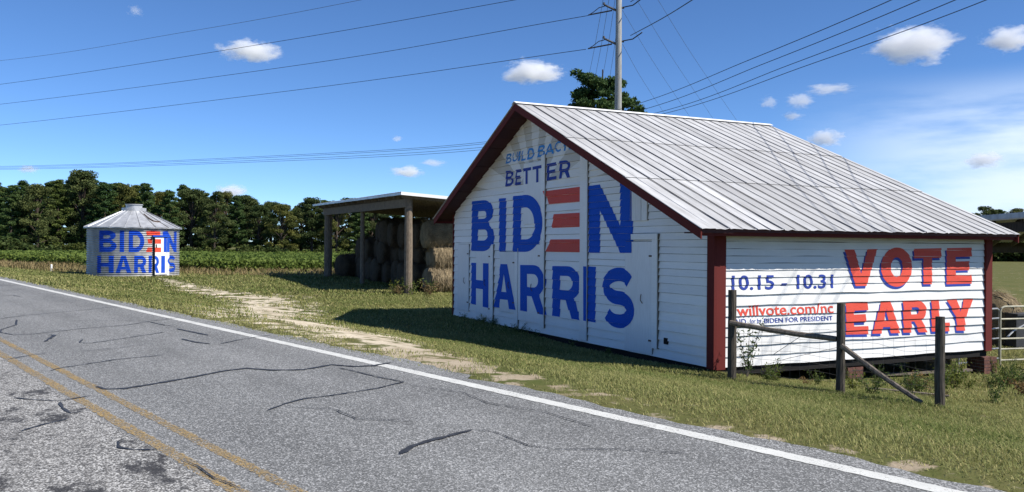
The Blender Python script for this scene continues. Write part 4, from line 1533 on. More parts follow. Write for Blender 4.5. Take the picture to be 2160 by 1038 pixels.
bales = [bale_mesh(s) for s in range(4)] + [bale_mesh(s, .64, 1.35, 'hay_shaded') for s in (5, 6, 7)]
def straw_mesh(seed, n=1100, r=.63, ln=1.3, mat='hay'):
    rs_ = np.random.RandomState(seed)
    a = rs_.rand(n) * 2 * np.pi
    xx = (rs_.rand(n) - .5) * ln
    base = np.stack([xx, np.cos(a) * r, np.sin(a) * r + r * .87], 1)
    tang = np.stack([rs_.randn(n) * .35, -np.sin(a), np.cos(a)], 1)
    nor = np.stack([0 * a, np.cos(a), np.sin(a)], 1)
    ln_ = (.12 + .34 * rs_.rand(n))[:, None]
    sgn = np.where(rs_.rand(n) > .5, 1, -1)[:, None]
    tip = base + tang * ln_ * sgn + nor * (.02 + .07 * rs_.rand(n))[:, None]
    side = np.cross(tang, nor) * .012
    v_ = np.stack([base - side, base + side, tip], 1).reshape(-1, 3)
    f_ = np.arange(3 * n).reshape(-1, 3)
    me = np_mesh('__mesh__', v_, f_, None)
    me.materials.append(M[mat])
    return me


straws = [straw_mesh(s) for s in range(3)] + [straw_mesh(s, 900, .65, 1.3, 'hay_shaded') for s in (5, 6)]
nb = 0


def put_bale(u, v, z, rz=0.0, label='', group='round hay bales stacked in the shed', sc=1.0, ry=0.0, old=False):  # these bales take the hay darkened for the shed's shade
    global nb
    p = shed_p(u, v, 0)
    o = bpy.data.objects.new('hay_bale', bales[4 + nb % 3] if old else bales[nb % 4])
    col.objects.link(o)
    o.location = (p[0], p[1], gz(p[0], p[1]) + z - .02)
    o.rotation_euler = (rnd.uniform(-.1, .1), ry + rnd.uniform(-.05, .05), rz + rnd.uniform(-.12, .12))
    sc *= rnd.uniform(.99, 1.09)
    o.scale = (1, sc * rnd.uniform(.97, 1.06), sc)
    tag(o, label, 'hay bale', group)
    s = bpy.data.objects.new('straw', straws[3 + nb % 2] if old else straws[nb % 3])
    col.objects.link(s)
    s.parent = o
    s['kind'] = 'stuff'
    nb += 1
    return o


LB_END = ['sunlit shaggy round hay bale on the ground at the open end of the shed', 'slumped middle-tier hay bale resting on the sunlit bale at the shed end', 'shaded top-tier hay bale above the slumped one at the shed end']
for row in range(4):
    for tier in range(3):
        lab = ['sunlit shaggy round hay bale on the ground along the open shed end', 'slumped middle-tier hay bale along the open shed end', 'shaded top-tier hay bale along the open shed end'][tier]
        put_bale(1.12 + .12 * tier, 2.0 + row * 1.42 + (.2 if tier == 1 else 0), tier * .98, 0, lab, 'bales along the open end of the shed', .96 if tier == 1 else 1.0)
for c in range(2, 10):
    for tier in range(3):
        if tier == 1 and c > 8: continue
        if tier == 2 and c > 6: continue
        lab = ['round hay bale in the dark bottom row facing the road', 'round hay bale in the dark middle row facing the road', 'round hay bale in the dark top row facing the road'][tier]
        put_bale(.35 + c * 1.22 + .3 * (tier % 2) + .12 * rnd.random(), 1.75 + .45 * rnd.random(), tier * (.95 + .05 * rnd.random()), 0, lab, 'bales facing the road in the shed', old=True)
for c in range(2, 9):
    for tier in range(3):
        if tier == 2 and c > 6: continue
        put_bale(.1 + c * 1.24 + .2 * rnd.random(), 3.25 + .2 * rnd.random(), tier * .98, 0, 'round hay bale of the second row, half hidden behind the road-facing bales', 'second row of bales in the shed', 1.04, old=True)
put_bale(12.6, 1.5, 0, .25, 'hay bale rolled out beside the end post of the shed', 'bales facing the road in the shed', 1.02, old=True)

# ------------------------------------------------------------------ utility pole and cables
def at(px, py, d):
    return CAM + (F + R_ * ((px - 1080) / 1802.56) - U_ * ((py - 519) / 1802.56)) * d


PX, PY = 14.61, 25.97
pole = empty('utility_pole', (PX, PY, gz(PX, PY)), 'tall round grey utility pole with side brackets rising behind the barn ridge', 'utility pole')
q = MB()
q.tube([(PX, PY, gz(PX, PY) - .5), (PX, PY, 6), (PX, PY, 12), (PX, PY, 19.5)], [.23, .205, .17, .13], 18)
q.build('shaft', M['pole'], pole, True)
for z in (12.95, 14.72, 16.5):
    a = Vector((PX, PY, z - .18)); b = a - R_ * .78 + Vector((0, 0, .36))
    q = MB(); q.tube([a, a.lerp(b, .5), b], [.07, .06, .05], 8); q.build('bracket', M['insulator'], pole)
    q = MB(); q.tube([b, b + Vector((0, 0, .12))], [.07, .05], 8); q.build('insulator', M['insulator'], pole)
    a = Vector((PX, PY, z + .05)); b = a + R_ * .28 - Vector((0, 0, .05))
    q = MB(); q.tube([a, b], .05, 8); q.build('insulator', M['insulator'], pole)
    # jumper loop and dead-end fitting
    b2 = Vector((PX, PY, z - .12)) - R_ * .35
    q = MB()
    q.tube([Vector((PX, PY, z + .1)) - R_ * .75, Vector((PX, PY, z + .02)) - R_ * 1.05, Vector((PX, PY, z - .22)) - R_ * 1.35, Vector((PX, PY, z - .38)) - R_ * 1.62], .022, 6)
    q.tube([b2, Vector((PX, PY, z - .36)) - R_ * 1.6], [.04, .035], 6)
    q.build('jumper', M['wire'], pole)
    q = MB()
    q.tube([Vector((PX, PY, z + .04)) + R_ * .2, Vector((PX, PY, z + .07)) + R_ * .7 - F * .3, Vector((PX, PY, z + .27)) + R_ * 1.1 - F * .9], .03, 6)
    q.build('jumper', M['wire'], pole)


def cable(pts, r, label, group, mat='wire', sag=0.0, steps=14):
    out = []
    P = [Vector(p) for p in pts]
    if len(P) == 2:
        for i in range(steps + 1):
            t = i / steps
            out.append(P[0].lerp(P[1], t) - Vector((0, 0, sag * 4 * t * (1 - t))))
    else:
        E = [P[0] * 2 - P[1]] + P + [P[-1] * 2 - P[-2]]
        for k in range(1, len(E) - 2):
            p0, p1, p2, p3 = E[k - 1], E[k], E[k + 1], E[k + 2]
            for i in range(steps):
                t = i / steps
                out.append(0.5 * ((2 * p1) + (p2 - p0) * t + (2 * p0 - 5 * p1 + 4 * p2 - p3) * t * t + (3 * p1 - p0 - 3 * p2 + p3) * t ** 3))
        out.append(P[-1])
    q_ = MB()
    q_.tube(out, r, 6, False)
    return tag(q_.build('power_cable', M[mat]), label, 'power cable', group)


G1 = 'cables dead-ended on the grey pole'
cable([at(-420, 225, 110), at(0, 178, 85), at(560, 92, 62), at(1085, 0, 49), at(1268, -35, 45.2)], .016, 'thick cable just under the faintest one, passing high over the grain bin', G1)
cable([at(-420, 158, 104), at(0, 128, 80), at(400, 66, 62), at(760, 0, 52), at(1250, -105, 45)], .012, 'faint thin cable highest in the sky over the grain bin', G1, 'wire_thin')
cable([at(-420, 262, 112), at(0, 220, 88), at(640, 136, 62), at(1240, 33, 45.5)], .016, 'cable ending at the upper pole bracket, over the tree line', G1)
cable([at(-420, 301, 114), at(0, 264, 90), at(640, 188, 63), at(1236, 104, 45.5)], .016, 'lowest cable ending at the lower pole bracket, over the tree line', G1)
cable([at(1330, 75, 44), at(1395, 40, 36), at(1460, 0, 30), at(1560, -66, 25)], .018, 'thick cable leaving the lower pole bracket steeply over the barn ridge', G1)
cable([at(1330, 4, 44), at(1350, -9, 41), at(1400, -42, 36)], .018, 'short visible cable leaving the upper pole bracket', G1)
for (x0, x1) in ((1279, 1242), (1291, 1256), (1303, 1272), (1312, 1288)):
    cable([at(x0, -40, 44), at(x1 + (x0 - x1) * .33, 100, 55), at(x1 - 6, 190, 72)], .011, 'thin grey line dropping from the pole towards the pine behind', 'thin lines receding behind the pole', 'wire_thin')
for a, b in (((1313, 93), (1404, 242)), ((1313, 22), (1456, 247)), ((1340, -5), (1506, 252)), ((1383, -8), (1556, 256))):
    cable([at(a[0], a[1], 45), at((a[0] + b[0]) / 2 - 4, (a[1] + b[1]) / 2, 55), at(b[0] + 6, b[1] + 10, 72)], .009, 'thin grey line slanting down behind the barn ridge', 'thin lines slanting behind the ridge', 'wire_thin')
for k, (yl, yr, xa, ya, xb) in enumerate(((351, 298, 1335, 222, 1880), (353, 302, 1350, 233, 1940), (355.5, 309, 1385, 238, 2015), (357.5, 314, 1400, 240, 2080))):
    cable([at(-500, yl + 1, 95), at(0, yl, 75), at(540, (yl + yr) / 2 + 6, 60), at(1035, yr, 50), at(xa, ya, 40), at(xa + (xb - xa) * .45, ya * .57, 30), at(xb, 0, 22), at(xb + 260, -128, 18), at(xb + 900, -460, 13), at(xb + 2400, -1200, 8)], .0115,
          'one of four parallel cables passing behind the barn gable and climbing beyond its roof', 'four parallel cables behind the barn')

# ------------------------------------------------------------------ lean-to shed, gates and things behind the barn
lean = empty('lean_to_shed', (13.0, 3.5, gz(13, 3.5)), 'low dark lean-to shed with metal gutter behind the barn corner', 'shed')
def lean_p(u, v, z):
    """u away along +x from the front edge, v towards -y"""
    return (12.5 + u * .78 - v * .52, 3.9 + u * .62 - v * .86, z)


LZ = lambda u: 3.10 - .060 * u
for k in range(10):
    v0, v1 = -2.0 + k * .8, -2.0 + (k + 1) * .8
    q = MB()
    for u in (0, 11.5):
        for i in range(9):
            q.v.append(lean_p(u, v0 + (v1 - v0) * i / 8, LZ(u) + (.025 if i % 2 else 0)))
    for i in range(8): q.f.append((i, i + 1, i + 10, i + 9))
    q.build('roof_panel', M['shed_roof'], lean)
q = MB(); q.beam(lean_p(-.06, -2.2, 3.03), lean_p(-.06, 6, 3.03), .12, .14); q.build('gutter', M['shed_roof'], lean)
q = MB(); q.beam(lean_p(-.14, -2.2, 2.95), lean_p(-.14, 6, 2.95), .02, .03); q.build('gutter_lip', M['trim_white'], lean)
for k in range(6):
    q = MB(); q.beam(lean_p(.05, -2 + k * 1.5, 2.93), lean_p(11.3, -2 + k * 1.5, LZ(11.3) - .10), .05, .16); q.build('rafter', M['post_dark'], lean)
q = MB(); q.beam(lean_p(11.3, -2.2, LZ(11.3) - .20), lean_p(11.3, 6, LZ(11.3) - .20), .08, .36); q.build('rear_beam', M['post_dark'], lean)
q = MB(); q.beam(lean_p(.2, -2.2, 2.74), lean_p(.2, 6, 2.74), .08, .26); q.build('front_beam', M['post_dark'], lean)
for (u, v) in ((.2, -2.0), (.2, 5.6), (11.2, -2.0), (11.2, 5.6)):
    p = lean_p(u, v, 0)
    rough_post(p[0], p[1], gz(p[0], p[1]) - .3, LZ(u) - .2, .11, int(u * 7 + v * 3) + 90, 'post', 'post_dark', lean)


def gate(name, a, b, z0, z1, rails, mat, label, uprights=(0.5,)):
    a, b = Vector((*a, 0)), Vector((*b, 0))
    g = empty(name, (a.x, a.y, gz(a.x, a.y)), label, 'gate', 'livestock gates behind the barn')
    fr = MB()
    r = .11
    pt = lambda t, z: a.lerp(b, t) + Vector((0, 0, z))
    L_ = (b - a).length
    e = r / L_
    loop = [pt(0, z0), pt(0, z1 - r), pt(e * .3, z1 - r * .3), pt(e, z1), pt(1 - e, z1), pt(1 - e * .3, z1 - r * .3), pt(1, z1 - r), pt(1, z0)]
    fr.tube(loop, .024, 8)
    fr.build('frame', M[mat], g)
    for z in rails:
        q_ = MB(); q_.tube([pt(0.0, z), pt(1, z)], .021, 8); q_.build('rail', M[mat], g)
    for t in uprights:
        q_ = MB(); q_.tube([pt(t, z0), pt(t, z1)], .012, 6); q_.build('upright', M[mat], g)
    return g


zg = gz(9.2, .6)
gate('farm_gate', (7.75, .95), (9.55, 1.22), zg + .02, .74, [zg + .10, zg + .34, zg + .58, zg + .82, zg + 1.06], 'gate_white', 'bright galvanised tube gate hung against the barn corner post', (.45,))
gate('farm_gate', (9.05, .85), (11.9, .35), zg - .04, .82, [zg + .12, zg + .38, zg + .62, zg + .85, zg + 1.08], 'gate_cream', 'cream painted tube gate standing ajar beyond the galvanised gate', (.25, .6))
q = MB()
q.tube([(9.05, 1.35, zg + 1.25), (9.0, 1.25, zg + 1.18), (9.0, 1.2, zg + 1.02), (9.25, 1.25, zg + .55)], .022, 7)
q.tube([(9.6, 1.05, zg + .62), (9.9, 1.1, zg + .75), (10.6, 1.2, zg + .92), (12, 1.2, zg + .98)], .022, 7)
q.tube([(10.0, .9, zg + .22), (10.35, .7, zg + -.02)], .02, 7)
tag(q.build('bent_pipe', M['gate_white']), 'bent pale pipes tangled behind the two tube gates', 'pipe')

# dark old bale and trough under the lean-to, loose hay under the barn
def loose_bale(x, y, z, s, rz, label):
    o = bpy.data.objects.new('hay_bale', bales[1]); col.objects.link(o)
    o.location = (x, y, z); o.scale = (s, s, s); o.rotation_euler = (0, 0, rz)
    tag(o, label, 'hay bale')
    st = bpy.data.objects.new('straw', straws[1]); col.objects.link(st); st.parent = o; st['kind'] = 'stuff'
    return o


loose_bale(13.3, 4.1, gz(13.3, 4.1) - .05, 1.3, .5, 'big old hay bale in the shade of the lean-to')
loose_bale(14.4, 6.6, gz(14.4, 6.6) - .05, 1.2, .9, 'weathered hay bale deeper under the lean-to')
loose_bale(6.55, .75, gz(6.55, .75) - .12, .52, .3, 'small clump of hay pushed under the barn floor')
q = MB()
tx, ty = 13.6, 2.6
q.beam((tx - .9, ty + .5, gz(tx, ty) + .95), (tx + 1.8, ty - .6, gz(tx, ty) + .95), .7, .05)
q.beam((tx - .9, ty + .5, gz(tx, ty) + .5), (tx + 1.8, ty - .6, gz(tx, ty) + .5), .6, .85)
tag(q.build('feed_trough', M['insulator']), 'dark feed trough with pale rim under the lean-to', 'trough')
q = MB(); q.beam((4.4, .32, gz(4.4, .3) + .05), (7.0, .12, gz(7, .1) + .09), .14, .045)
tag(q.build('loose_plank', M['old_wood']), 'grey loose plank lying along the barn footing', 'plank')
q = MB(); q.beam((2.55, -1.25, gz(2.5, -1.2) + .03), (3.3, -2.2, gz(3.3, -2.2) + .04), .10, .03)
tag(q.build('loose_plank', M['old_wood']), 'short pale plank lying in the weeds behind the fence', 'plank')

# ------------------------------------------------------------------ vegetation helpers
def leaf_quads(cent, size, rs_, flat=0.0, asp=1.6):
    """one bent quad per centre; returns verts, faces"""
    n = len(cent)
    d = rs_.randn(n, 3)
    d[:, 2] *= (1 - flat)
    d /= np.linalg.norm(d, axis=1)[:, None] + 1e-9
    e = np.cross(d, rs_.randn(n, 3))
    e /= np.linalg.norm(e, axis=1)[:, None] + 1e-9
    s = (size * (.6 + .8 * rs_.rand(n)))[:, None]
    v = np.stack([cent - d * s * .5 * asp, cent + e * s * .5, cent + d * s * .5 * asp, cent - e * s * .5], 1).reshape(-1, 3)
    return v, np.arange(4 * n).reshape(-1, 4)


def tree_data(kind, seed):
    """returns (trunk mesh, crown mesh); unit: metres, base at the origin"""
    rs_ = np.random.RandomState(seed)
    tr = MB()
    cl = []
    if kind == 'pine':
        H = 14.5 + 2 * rs_.rand()
        lean_ = rs_.randn(2) * .35
        tr.tube([(lean_[0] * t * t, lean_[1] * t * t, H * t * .97) for t in (0, .25, .5, .75, 1)], [.24, .2, .16, .11, .04], 8)
        for i in range(46):
            t = .10 + .90 * (i / 46) + .02 * rs_.rand()
            a = i * 2.4 + rs_.rand()
            reach = (2.5 * (1 - t) ** .6 + .35) * (.7 + .5 * rs_.rand())
            b = np.array([lean_[0] * t * t, lean_[1] * t * t, H * t])
            e = b + np.array([math.cos(a) * reach, math.sin(a) * reach, .25 * reach])
            tr.tube([b, (b + e) / 2 + np.array([0, 0, .1]), e], [.055, .04, .02], 5)
            for f in (.45, .75, 1.0):
                cl.append((b + (e - b) * f, .5 + .35 * rs_.rand(), 140))
        size, flat, asp = .135, .1, 2.6
    else:
        H = 12.5 + 3 * rs_.rand()
        tr.tube([(.1 * math.sin(3 * t), .1 * t, H * .62 * t) for t in (0, .3, .6, 1)], [.34, .27, .22, .12], 9)
        for i in range(44):
            t = rs_.rand() ** .8
            a = rs_.rand() * 6.28
            z = H * (.10 + .86 * t)
            rr = (3.3 * math.sin(math.pi * min(1, .2 + .76 * t)) ** .8 + .3) * (.35 + .65 * rs_.rand())
            e = np.array([math.cos(a) * rr, math.sin(a) * rr, z])
            b = np.array([0, .05, min(H * .6, z * .66)])
            tr.tube([b, (b + e) / 2 + np.array([0, 0, .2]), e], [.1, .06, .025], 5)
            cl.append((e, .85 + .6 * rs_.rand(), 460))
        size, flat, asp = .17, .0, 1.5
    C_, T_ = [], []
    for c, r, m_ in cl:
        p = rs_.randn(m_, 3)
        p *= (r * (.35 + .65 * rs_.rand(m_)) / (np.linalg.norm(p, axis=1) + 1e-6))[:, None]
        p[:, 2] *= .62
        C_.append(c + p)
        T_.append(np.clip(.35 + .5 * rs_.rand() * np.ones(m_) + .25 * rs_.randn(m_), 0, 1))
    C_ = np.concatenate(C_)
    T_ = np.concatenate(T_)
    v, f = leaf_quads(C_, size, rs_, flat, asp)
    me = np_mesh('__mesh__', v, f, None, attr={'tint': np.repeat(T_, 4)})
    me.materials.append(M['pine' if kind == 'pine' else 'oak'])
    tm = bpy.data.meshes.new('trunk')
    tm.from_pydata(tr.v, [], tr.f)
    tm.materials.append(M['bark'])
    return tm, me


TREES = {'pine': [tree_data('pine', s) for s in (1, 2, 3, 4)], 'oak': [tree_data('oak', s) for s in (11, 12, 13, 14)]}


def put_tree(kind, x, y, h, label, group, wid=1.0, name=None, var=None, z=None):
    tm, cm = TREES[kind][rnd.randrange(4) if var is None else var]
    H0 = max(v.co.z for v in cm.vertices) if 'h' not in cm else cm['h']
    cm['h'] = H0
    zz = gz(x, y) if z is None else z
    r = empty(name or ('pine_tree' if kind == 'pine' else 'oak_tree'), (x, y, zz - .1), label, 'tree', group, rnd.random() * 6.28)
    s = h / H0
    r.scale = (s * wid, s * wid, s)
    for nm, me in (('trunk', tm), ('crown', cm)):
        o = bpy.data.objects.new(nm, me)
        col.objects.link(o)
        o.parent = r
    return r


def dirpt(px, d):
    p = at(px, 519, d)
    return p.x, p.y


HOR = lambda px: 511 + (px - 0) * .007
TL = [(-60, 372, 168, 'pine'), (-15, 366, 175, 'pine'), (22, 384, 170, 'pine'), (50, 378, 182, 'pine'), (78, 380, 172, 'oak'), (104, 374, 186, 'pine'), (122, 372, 178, 'pine'), (150, 368, 190, 'pine'), (174, 362, 180, 'oak'), (196, 372, 188, 'pine'),
      (220, 382, 176, 'pine'), (240, 377, 186, 'pine'), (266, 388, 180, 'oak'), (290, 386, 190, 'pine'), (312, 384, 178, 'pine'), (336, 396, 186, 'oak'), (358, 398, 176, 'pine'), (384, 390, 190, 'pine'), (404, 391, 180, 'oak'), (428, 404, 188, 'pine'),
      (452, 403, 178, 'oak'), (474, 402, 192, 'oak'), (500, 412, 182, 'pine'), (520, 410, 190, 'oak'), (546, 424, 184, 'oak'), (572, 421, 192, 'oak'), (594, 428, 180, 'oak'), (616, 438, 190, 'pine'), (634, 420, 196, 'oak'), (658, 417, 188, 'oak'),
      (684, 420, 194, 'pine'), (710, 424, 186, 'oak'), (736, 416, 196, 'oak'), (760, 424, 188, 'pine'), (784, 420, 196, 'oak'), (812, 428, 190, 'oak'), (840, 430, 196, 'pine'), (868, 434, 192, 'oak'), (900, 436, 198, 'oak'), (932, 440, 194, 'pine')]
for i, (px, py, d, k) in enumerate(TL):
    x, y = dirpt(px, d)
    z0 = gz(x, y)
    h = (HOR(px) - py) / 1802.56 * d + CAM.z - z0
    wid = 1.15 if k == 'pine' else 1.0
    where = 'beyond the marker post' if px < 170 else 'directly behind the grain bin' if px < 395 else 'between grain bin and hay shed' if px < 640 else 'seen past the hay shed'
    lab = ('dark green pine of the wood, ' if k == 'pine' else 'rounded broadleaf tree of the wood, ') + where
    put_tree(k, x, y, h * (.96 + .08 * rnd.random()), lab, 'trees in the wood across the field', wid * (.95 + .3 * rnd.random()) * (14 / max(h, 7)) ** .35)
# second rank fills the gaps between the trunks
for i in range(34):
    px = -60 + i * 30 + rnd.uniform(-8, 8)
    d = 205 + rnd.uniform(-5, 12)
    x, y = dirpt(px, d)
    py = np.interp(px, [t[0] for t in TL], [t[1] for t in TL]) + rnd.uniform(14, 30)
    h = (HOR(px) - py) / 1802.56 * d + CAM.z - gz(x, y)
    put_tree('oak' if i % 2 else 'pine', x, y, h, ('broadleaf' if i % 2 else 'pine') + ' tree in the rear rank of the wood, mostly hidden by those before it', 'rear rank of the wood', 1.5)
# bushes along the wood's edge
def bush_data(seed, n=420, r=1.5, h=2.6, size=.24, k=14):
    rs_ = np.random.RandomState(seed)
    cs_ = np.stack([rs_.randn(k) * r * .5, rs_.randn(k) * r * .5, h * (.12 + .7 * rs_.rand(k))], 1)
    idx = rs_.randint(0, k, n)
    c = cs_[idx] + rs_.randn(n, 3) * np.array([.3, .3, .26]) * r * .6
    c[:, 2] = np.abs(c[:, 2])
    v, f = leaf_quads(c, size, rs_)
    me = np_mesh('__mesh__', v, f, None, attr={'tint': np.repeat(np.clip(.4 + .3 * rs_.randn(n), 0, 1), 4)})
    me.materials.append(M['bush'])
    tr = MB()
    for j in range(4):
        tr.tube([(0, 0, 0), tuple(cs_[j] * .6), tuple(cs_[j])], [.05, .03, .015], 5)
    tm = bpy.data.meshes.new('stem')
    tm.from_pydata(tr.v, [], tr.f)
    tm.materials.append(M['bark'])
    return tm, me


BU = [bush_data(s, 620) for s in (1, 2, 3)]


def put_bush(x, y, s, label, group, sx=1.0):
    tm, cm = BU[rnd.randrange(3)]
    r = empty('bush', (x, y, gz(x, y) - .05), label, 'bush', group, rnd.random() * 6)
    r.scale = (s * sx, s * sx, s)
    for nm, me in (('stem', tm), ('foliage', cm)):
        o = bpy.data.objects.new(nm, me)
        col.objects.link(o)
        o.parent = r


for px in (-30, 12, 40, 75, 108, 128, 150, 168, 205, 392, 410, 455, 520, 580, 640, 690, 760, 830, 900):
    x, y = dirpt(px, 162 + rnd.uniform(-4, 5))
    put_bush(x, y, (1.1 if px < 180 else .65) * (.7 + .7 * rnd.random()), 'leafy bush at the foot of the wood, ' + ('beyond the marker post' if px < 170 else 'behind the grain bin' if px < 395 else 'between grain bin and hay shed' if px < 640 else 'past the hay shed'), 'bushes along the wood edge', 1.5)
# lone pine behind the ridge, broad open crown
def lone_pine():
    rs_ = np.random.RandomState(5)
    tr = MB()
    H = 16.7
    tr.tube([(0, 0, 0), (.1, .1, 5), (.2, 0, 10), (-.1, .1, 13), (-.2, 0, H)], [.3, .26, .2, .13, .05], 9)
    C_, T_ = [], []
    ends = []
    for i in range(34):
        t = .70 + .30 * rs_.rand()
        a = rs_.rand() * 6.28
        reach = (5.6 * (1.10 - t) ** .5) * (.45 + .65 * rs_.rand())
        b = np.array([-.1, 0, H * t * .93])
        e = b + np.array([math.cos(a) * reach, math.sin(a) * reach, .9 * rs_.rand()])
        m_ = (b + e) / 2 + np.array([0, 0, .25])
        tr.tube([b, m_, e], [.09, .06, .03], 5)
        for f in (.55, .8, 1.0, 1.08):
            ends.append(b + (e - b) * f + rs_.randn(3) * .18)
    for c in ends:
        m_ = 130
        p = rs_.randn(m_, 3)
        p *= (.68 * (.3 + .7 * rs_.rand(m_)) / (np.linalg.norm(p, axis=1) + 1e-6))[:, None]
        p[:, 2] *= .5
        C_.append(c + p)
        T_.append(np.clip(.4 + .35 * rs_.rand() + .2 * rs_.randn(m_), 0, 1))
    C_, T_ = np.concatenate(C_), np.concatenate(T_)
    v, f = leaf_quads(C_, .14, rs_, 0, 2.8)
    me = np_mesh('__mesh__', v, f, None, attr={'tint': np.repeat(T_, 4)})
    me.materials.append(M['pine'])
    px_, py_ = dirpt(1273, 70)
    r = empty('pine_tree', (px_, py_, gz(px_, py_)), 'tall open-crowned pine rising behind the barn ridge beside the pole', 'tree')
    tr.build('trunk', M['bark'], None).parent = r
    o = bpy.data.objects.new('crown', me)
    col.objects.link(o)
    o.parent = r


lone_pine()
for i in range(17):
    px = 2040 + i * 22 + max(0, i - 8) * 22
    x, y = dirpt(px, 170 + rnd.uniform(-4, 8))
    put_tree('oak' if i % 3 else 'pine', x, y, 9 + 2 * rnd.random(), 'tree in the low line beyond the pasture behind the barn', 'trees beyond the pasture', 1.5)
for i in range(12):
    x, y = dirpt(2040 + i * 16, 160 + rnd.uniform(-4, 4))
    put_bush(x, y, 1.5 + .5 * rnd.random(), 'bush in the low line beyond the pasture behind the barn', 'bushes beyond the pasture', 1.6)

# ------------------------------------------------------------------ soybean field
def in_field(n, s):
    # near edge bends: close behind the shed, further off past the bin
    edge = np.interp(n, [-6, 3, 7, 17, 30, 45], [95, 58, 51, 49, 54, 70])
    return s > edge


fr_ = np.random.RandomState(3)
fn = np.array(axis([(-4, 40, .8), (40, 150, 2.5)]))
fs_ = np.array(axis([(47, 90, .8), (90, 260, 3)]))
gv, ok = [], []
for s in fs_:
    for n in fn:
        x, y = xy(n, s)
        inside = in_field(n, s)
        ok.append(inside)
        gv.append((x, y, gz(x, y) + ((.42 + .2 * fr_.rand() + .08 * math.sin(n * 3.3)) if inside else -.2)))
gv = np.array(gv)
ok = np.array(ok).reshape(len(fs_), len(fn))
gi = np.arange(len(gv)).reshape(len(fs_), len(fn))
keep = (ok[:-1, :-1] | ok[1:, 1:])
ff = np.stack([gi[:-1, :-1], gi[:-1, 1:], gi[1:, 1:], gi[1:, :-1]], -1)[keep]
fo = np_mesh('crop_canopy', gv, ff, M['soy'], attr={'tint': fr_.rand(len(gv)) * .25}, smooth=False)
tag(fo, 'green soybean field stretching to the wood', 'crop', kind='stuff')
cand = []
for lo, hi, m_ in ((47, 75, 40000), (75, 110, 40000), (110, 220, 40000)):
    n = -4 + fr_.rand(m_) * (60 if hi < 111 else 120)
    s = lo + fr_.rand(m_) * (hi - lo)
    for a, b in zip(n, s):
        if in_field(a, b):
            x, y = xy(a, b)
            cand.append((x, y, gz(x, y) + .38 + .4 * fr_.rand(), b))
for a in np.arange(-4, 45, .0028):
    b = np.interp(a, [-6, 3, 7, 17, 30, 45], [95, 58, 51, 49, 54, 70]) + fr_.rand() * 1.6 - .7
    x, y = xy(a, b)
    cand.append((x, y, gz(x, y) + .7 * fr_.rand(), b))
cand = np.array(cand)
v, f = leaf_quads(cand[:, :3], np.where(cand[:, 3] < 80, .16, .3), fr_, .35, 1.3)
patch = .5 + .5 * np.sin(cand[:, 0] * .21 + 1.3 * np.sin(cand[:, 1] * .13)) * np.sin(cand[:, 1] * .09)
o = np_mesh('soybean_leaves', v, f, M['soy'], fo, attr={'tint': np.repeat(np.clip(.25 + .35 * patch * fr_.rand(len(cand)) + .25 * fr_.rand(len(cand)), 0, 1), 4)})
o['kind'] = 'stuff'

# ------------------------------------------------------------------ grass
def blades(n_arr, s_arr, h, w, tint, rs_, z_off=0.0):
    m_ = len(n_arr)
    X = CAM.x + RU[0] * s_arr + RN[0] * (n_arr - N_C)
    Y = CAM.y + RU[1] * s_arr + RN[1] * (n_arr - N_C)
    Z = np.array([ground(a, b) for a, b in zip(n_arr, s_arr)]) + z_off
    az = rs_.rand(m_) * 2 * np.pi
    ln_ = (.3 + 1.3 * rs_.rand(m_)) * h
    dx, dy = np.cos(az), np.sin(az)
    b = np.stack([X, Y, Z], 1)
    sx = np.stack([-dy * w, dx * w, 0 * w * dx], 1)
    mid = b + np.stack([dx * ln_ * .35, dy * ln_ * .35, h * (.4 + .25 * rs_.rand(m_))], 1)
    tip = b + np.stack([dx * ln_, dy * ln_, h * (.25 + .75 * rs_.rand(m_))], 1)
    v_ = np.stack([b - sx, b + sx, mid + sx * .7, tip, mid - sx * .7], 1).reshape(-1, 3)
    k = np.arange(m_)[:, None] * 5
    f_ = np.concatenate([k + np.array([[0, 1, 2, 4]]), k + np.array([[4, 2, 3, 3]])], 0)
    tri = np.concatenate([k + np.array([[0, 1, 2]]), k + np.array([[0, 2, 4]]), k + np.array([[4, 2, 3]])], 0)
    return v_, tri, np.repeat(tint, 5)


def vnoise(x, y, sc_):
    return .5 + .25 * np.sin(x * sc_ * 1.7 + 2 * np.sin(y * sc_ * .9)) + .25 * np.sin(y * sc_ * 2.1 + 1.7 * np.sin(x * sc_ * 1.3 + 1))


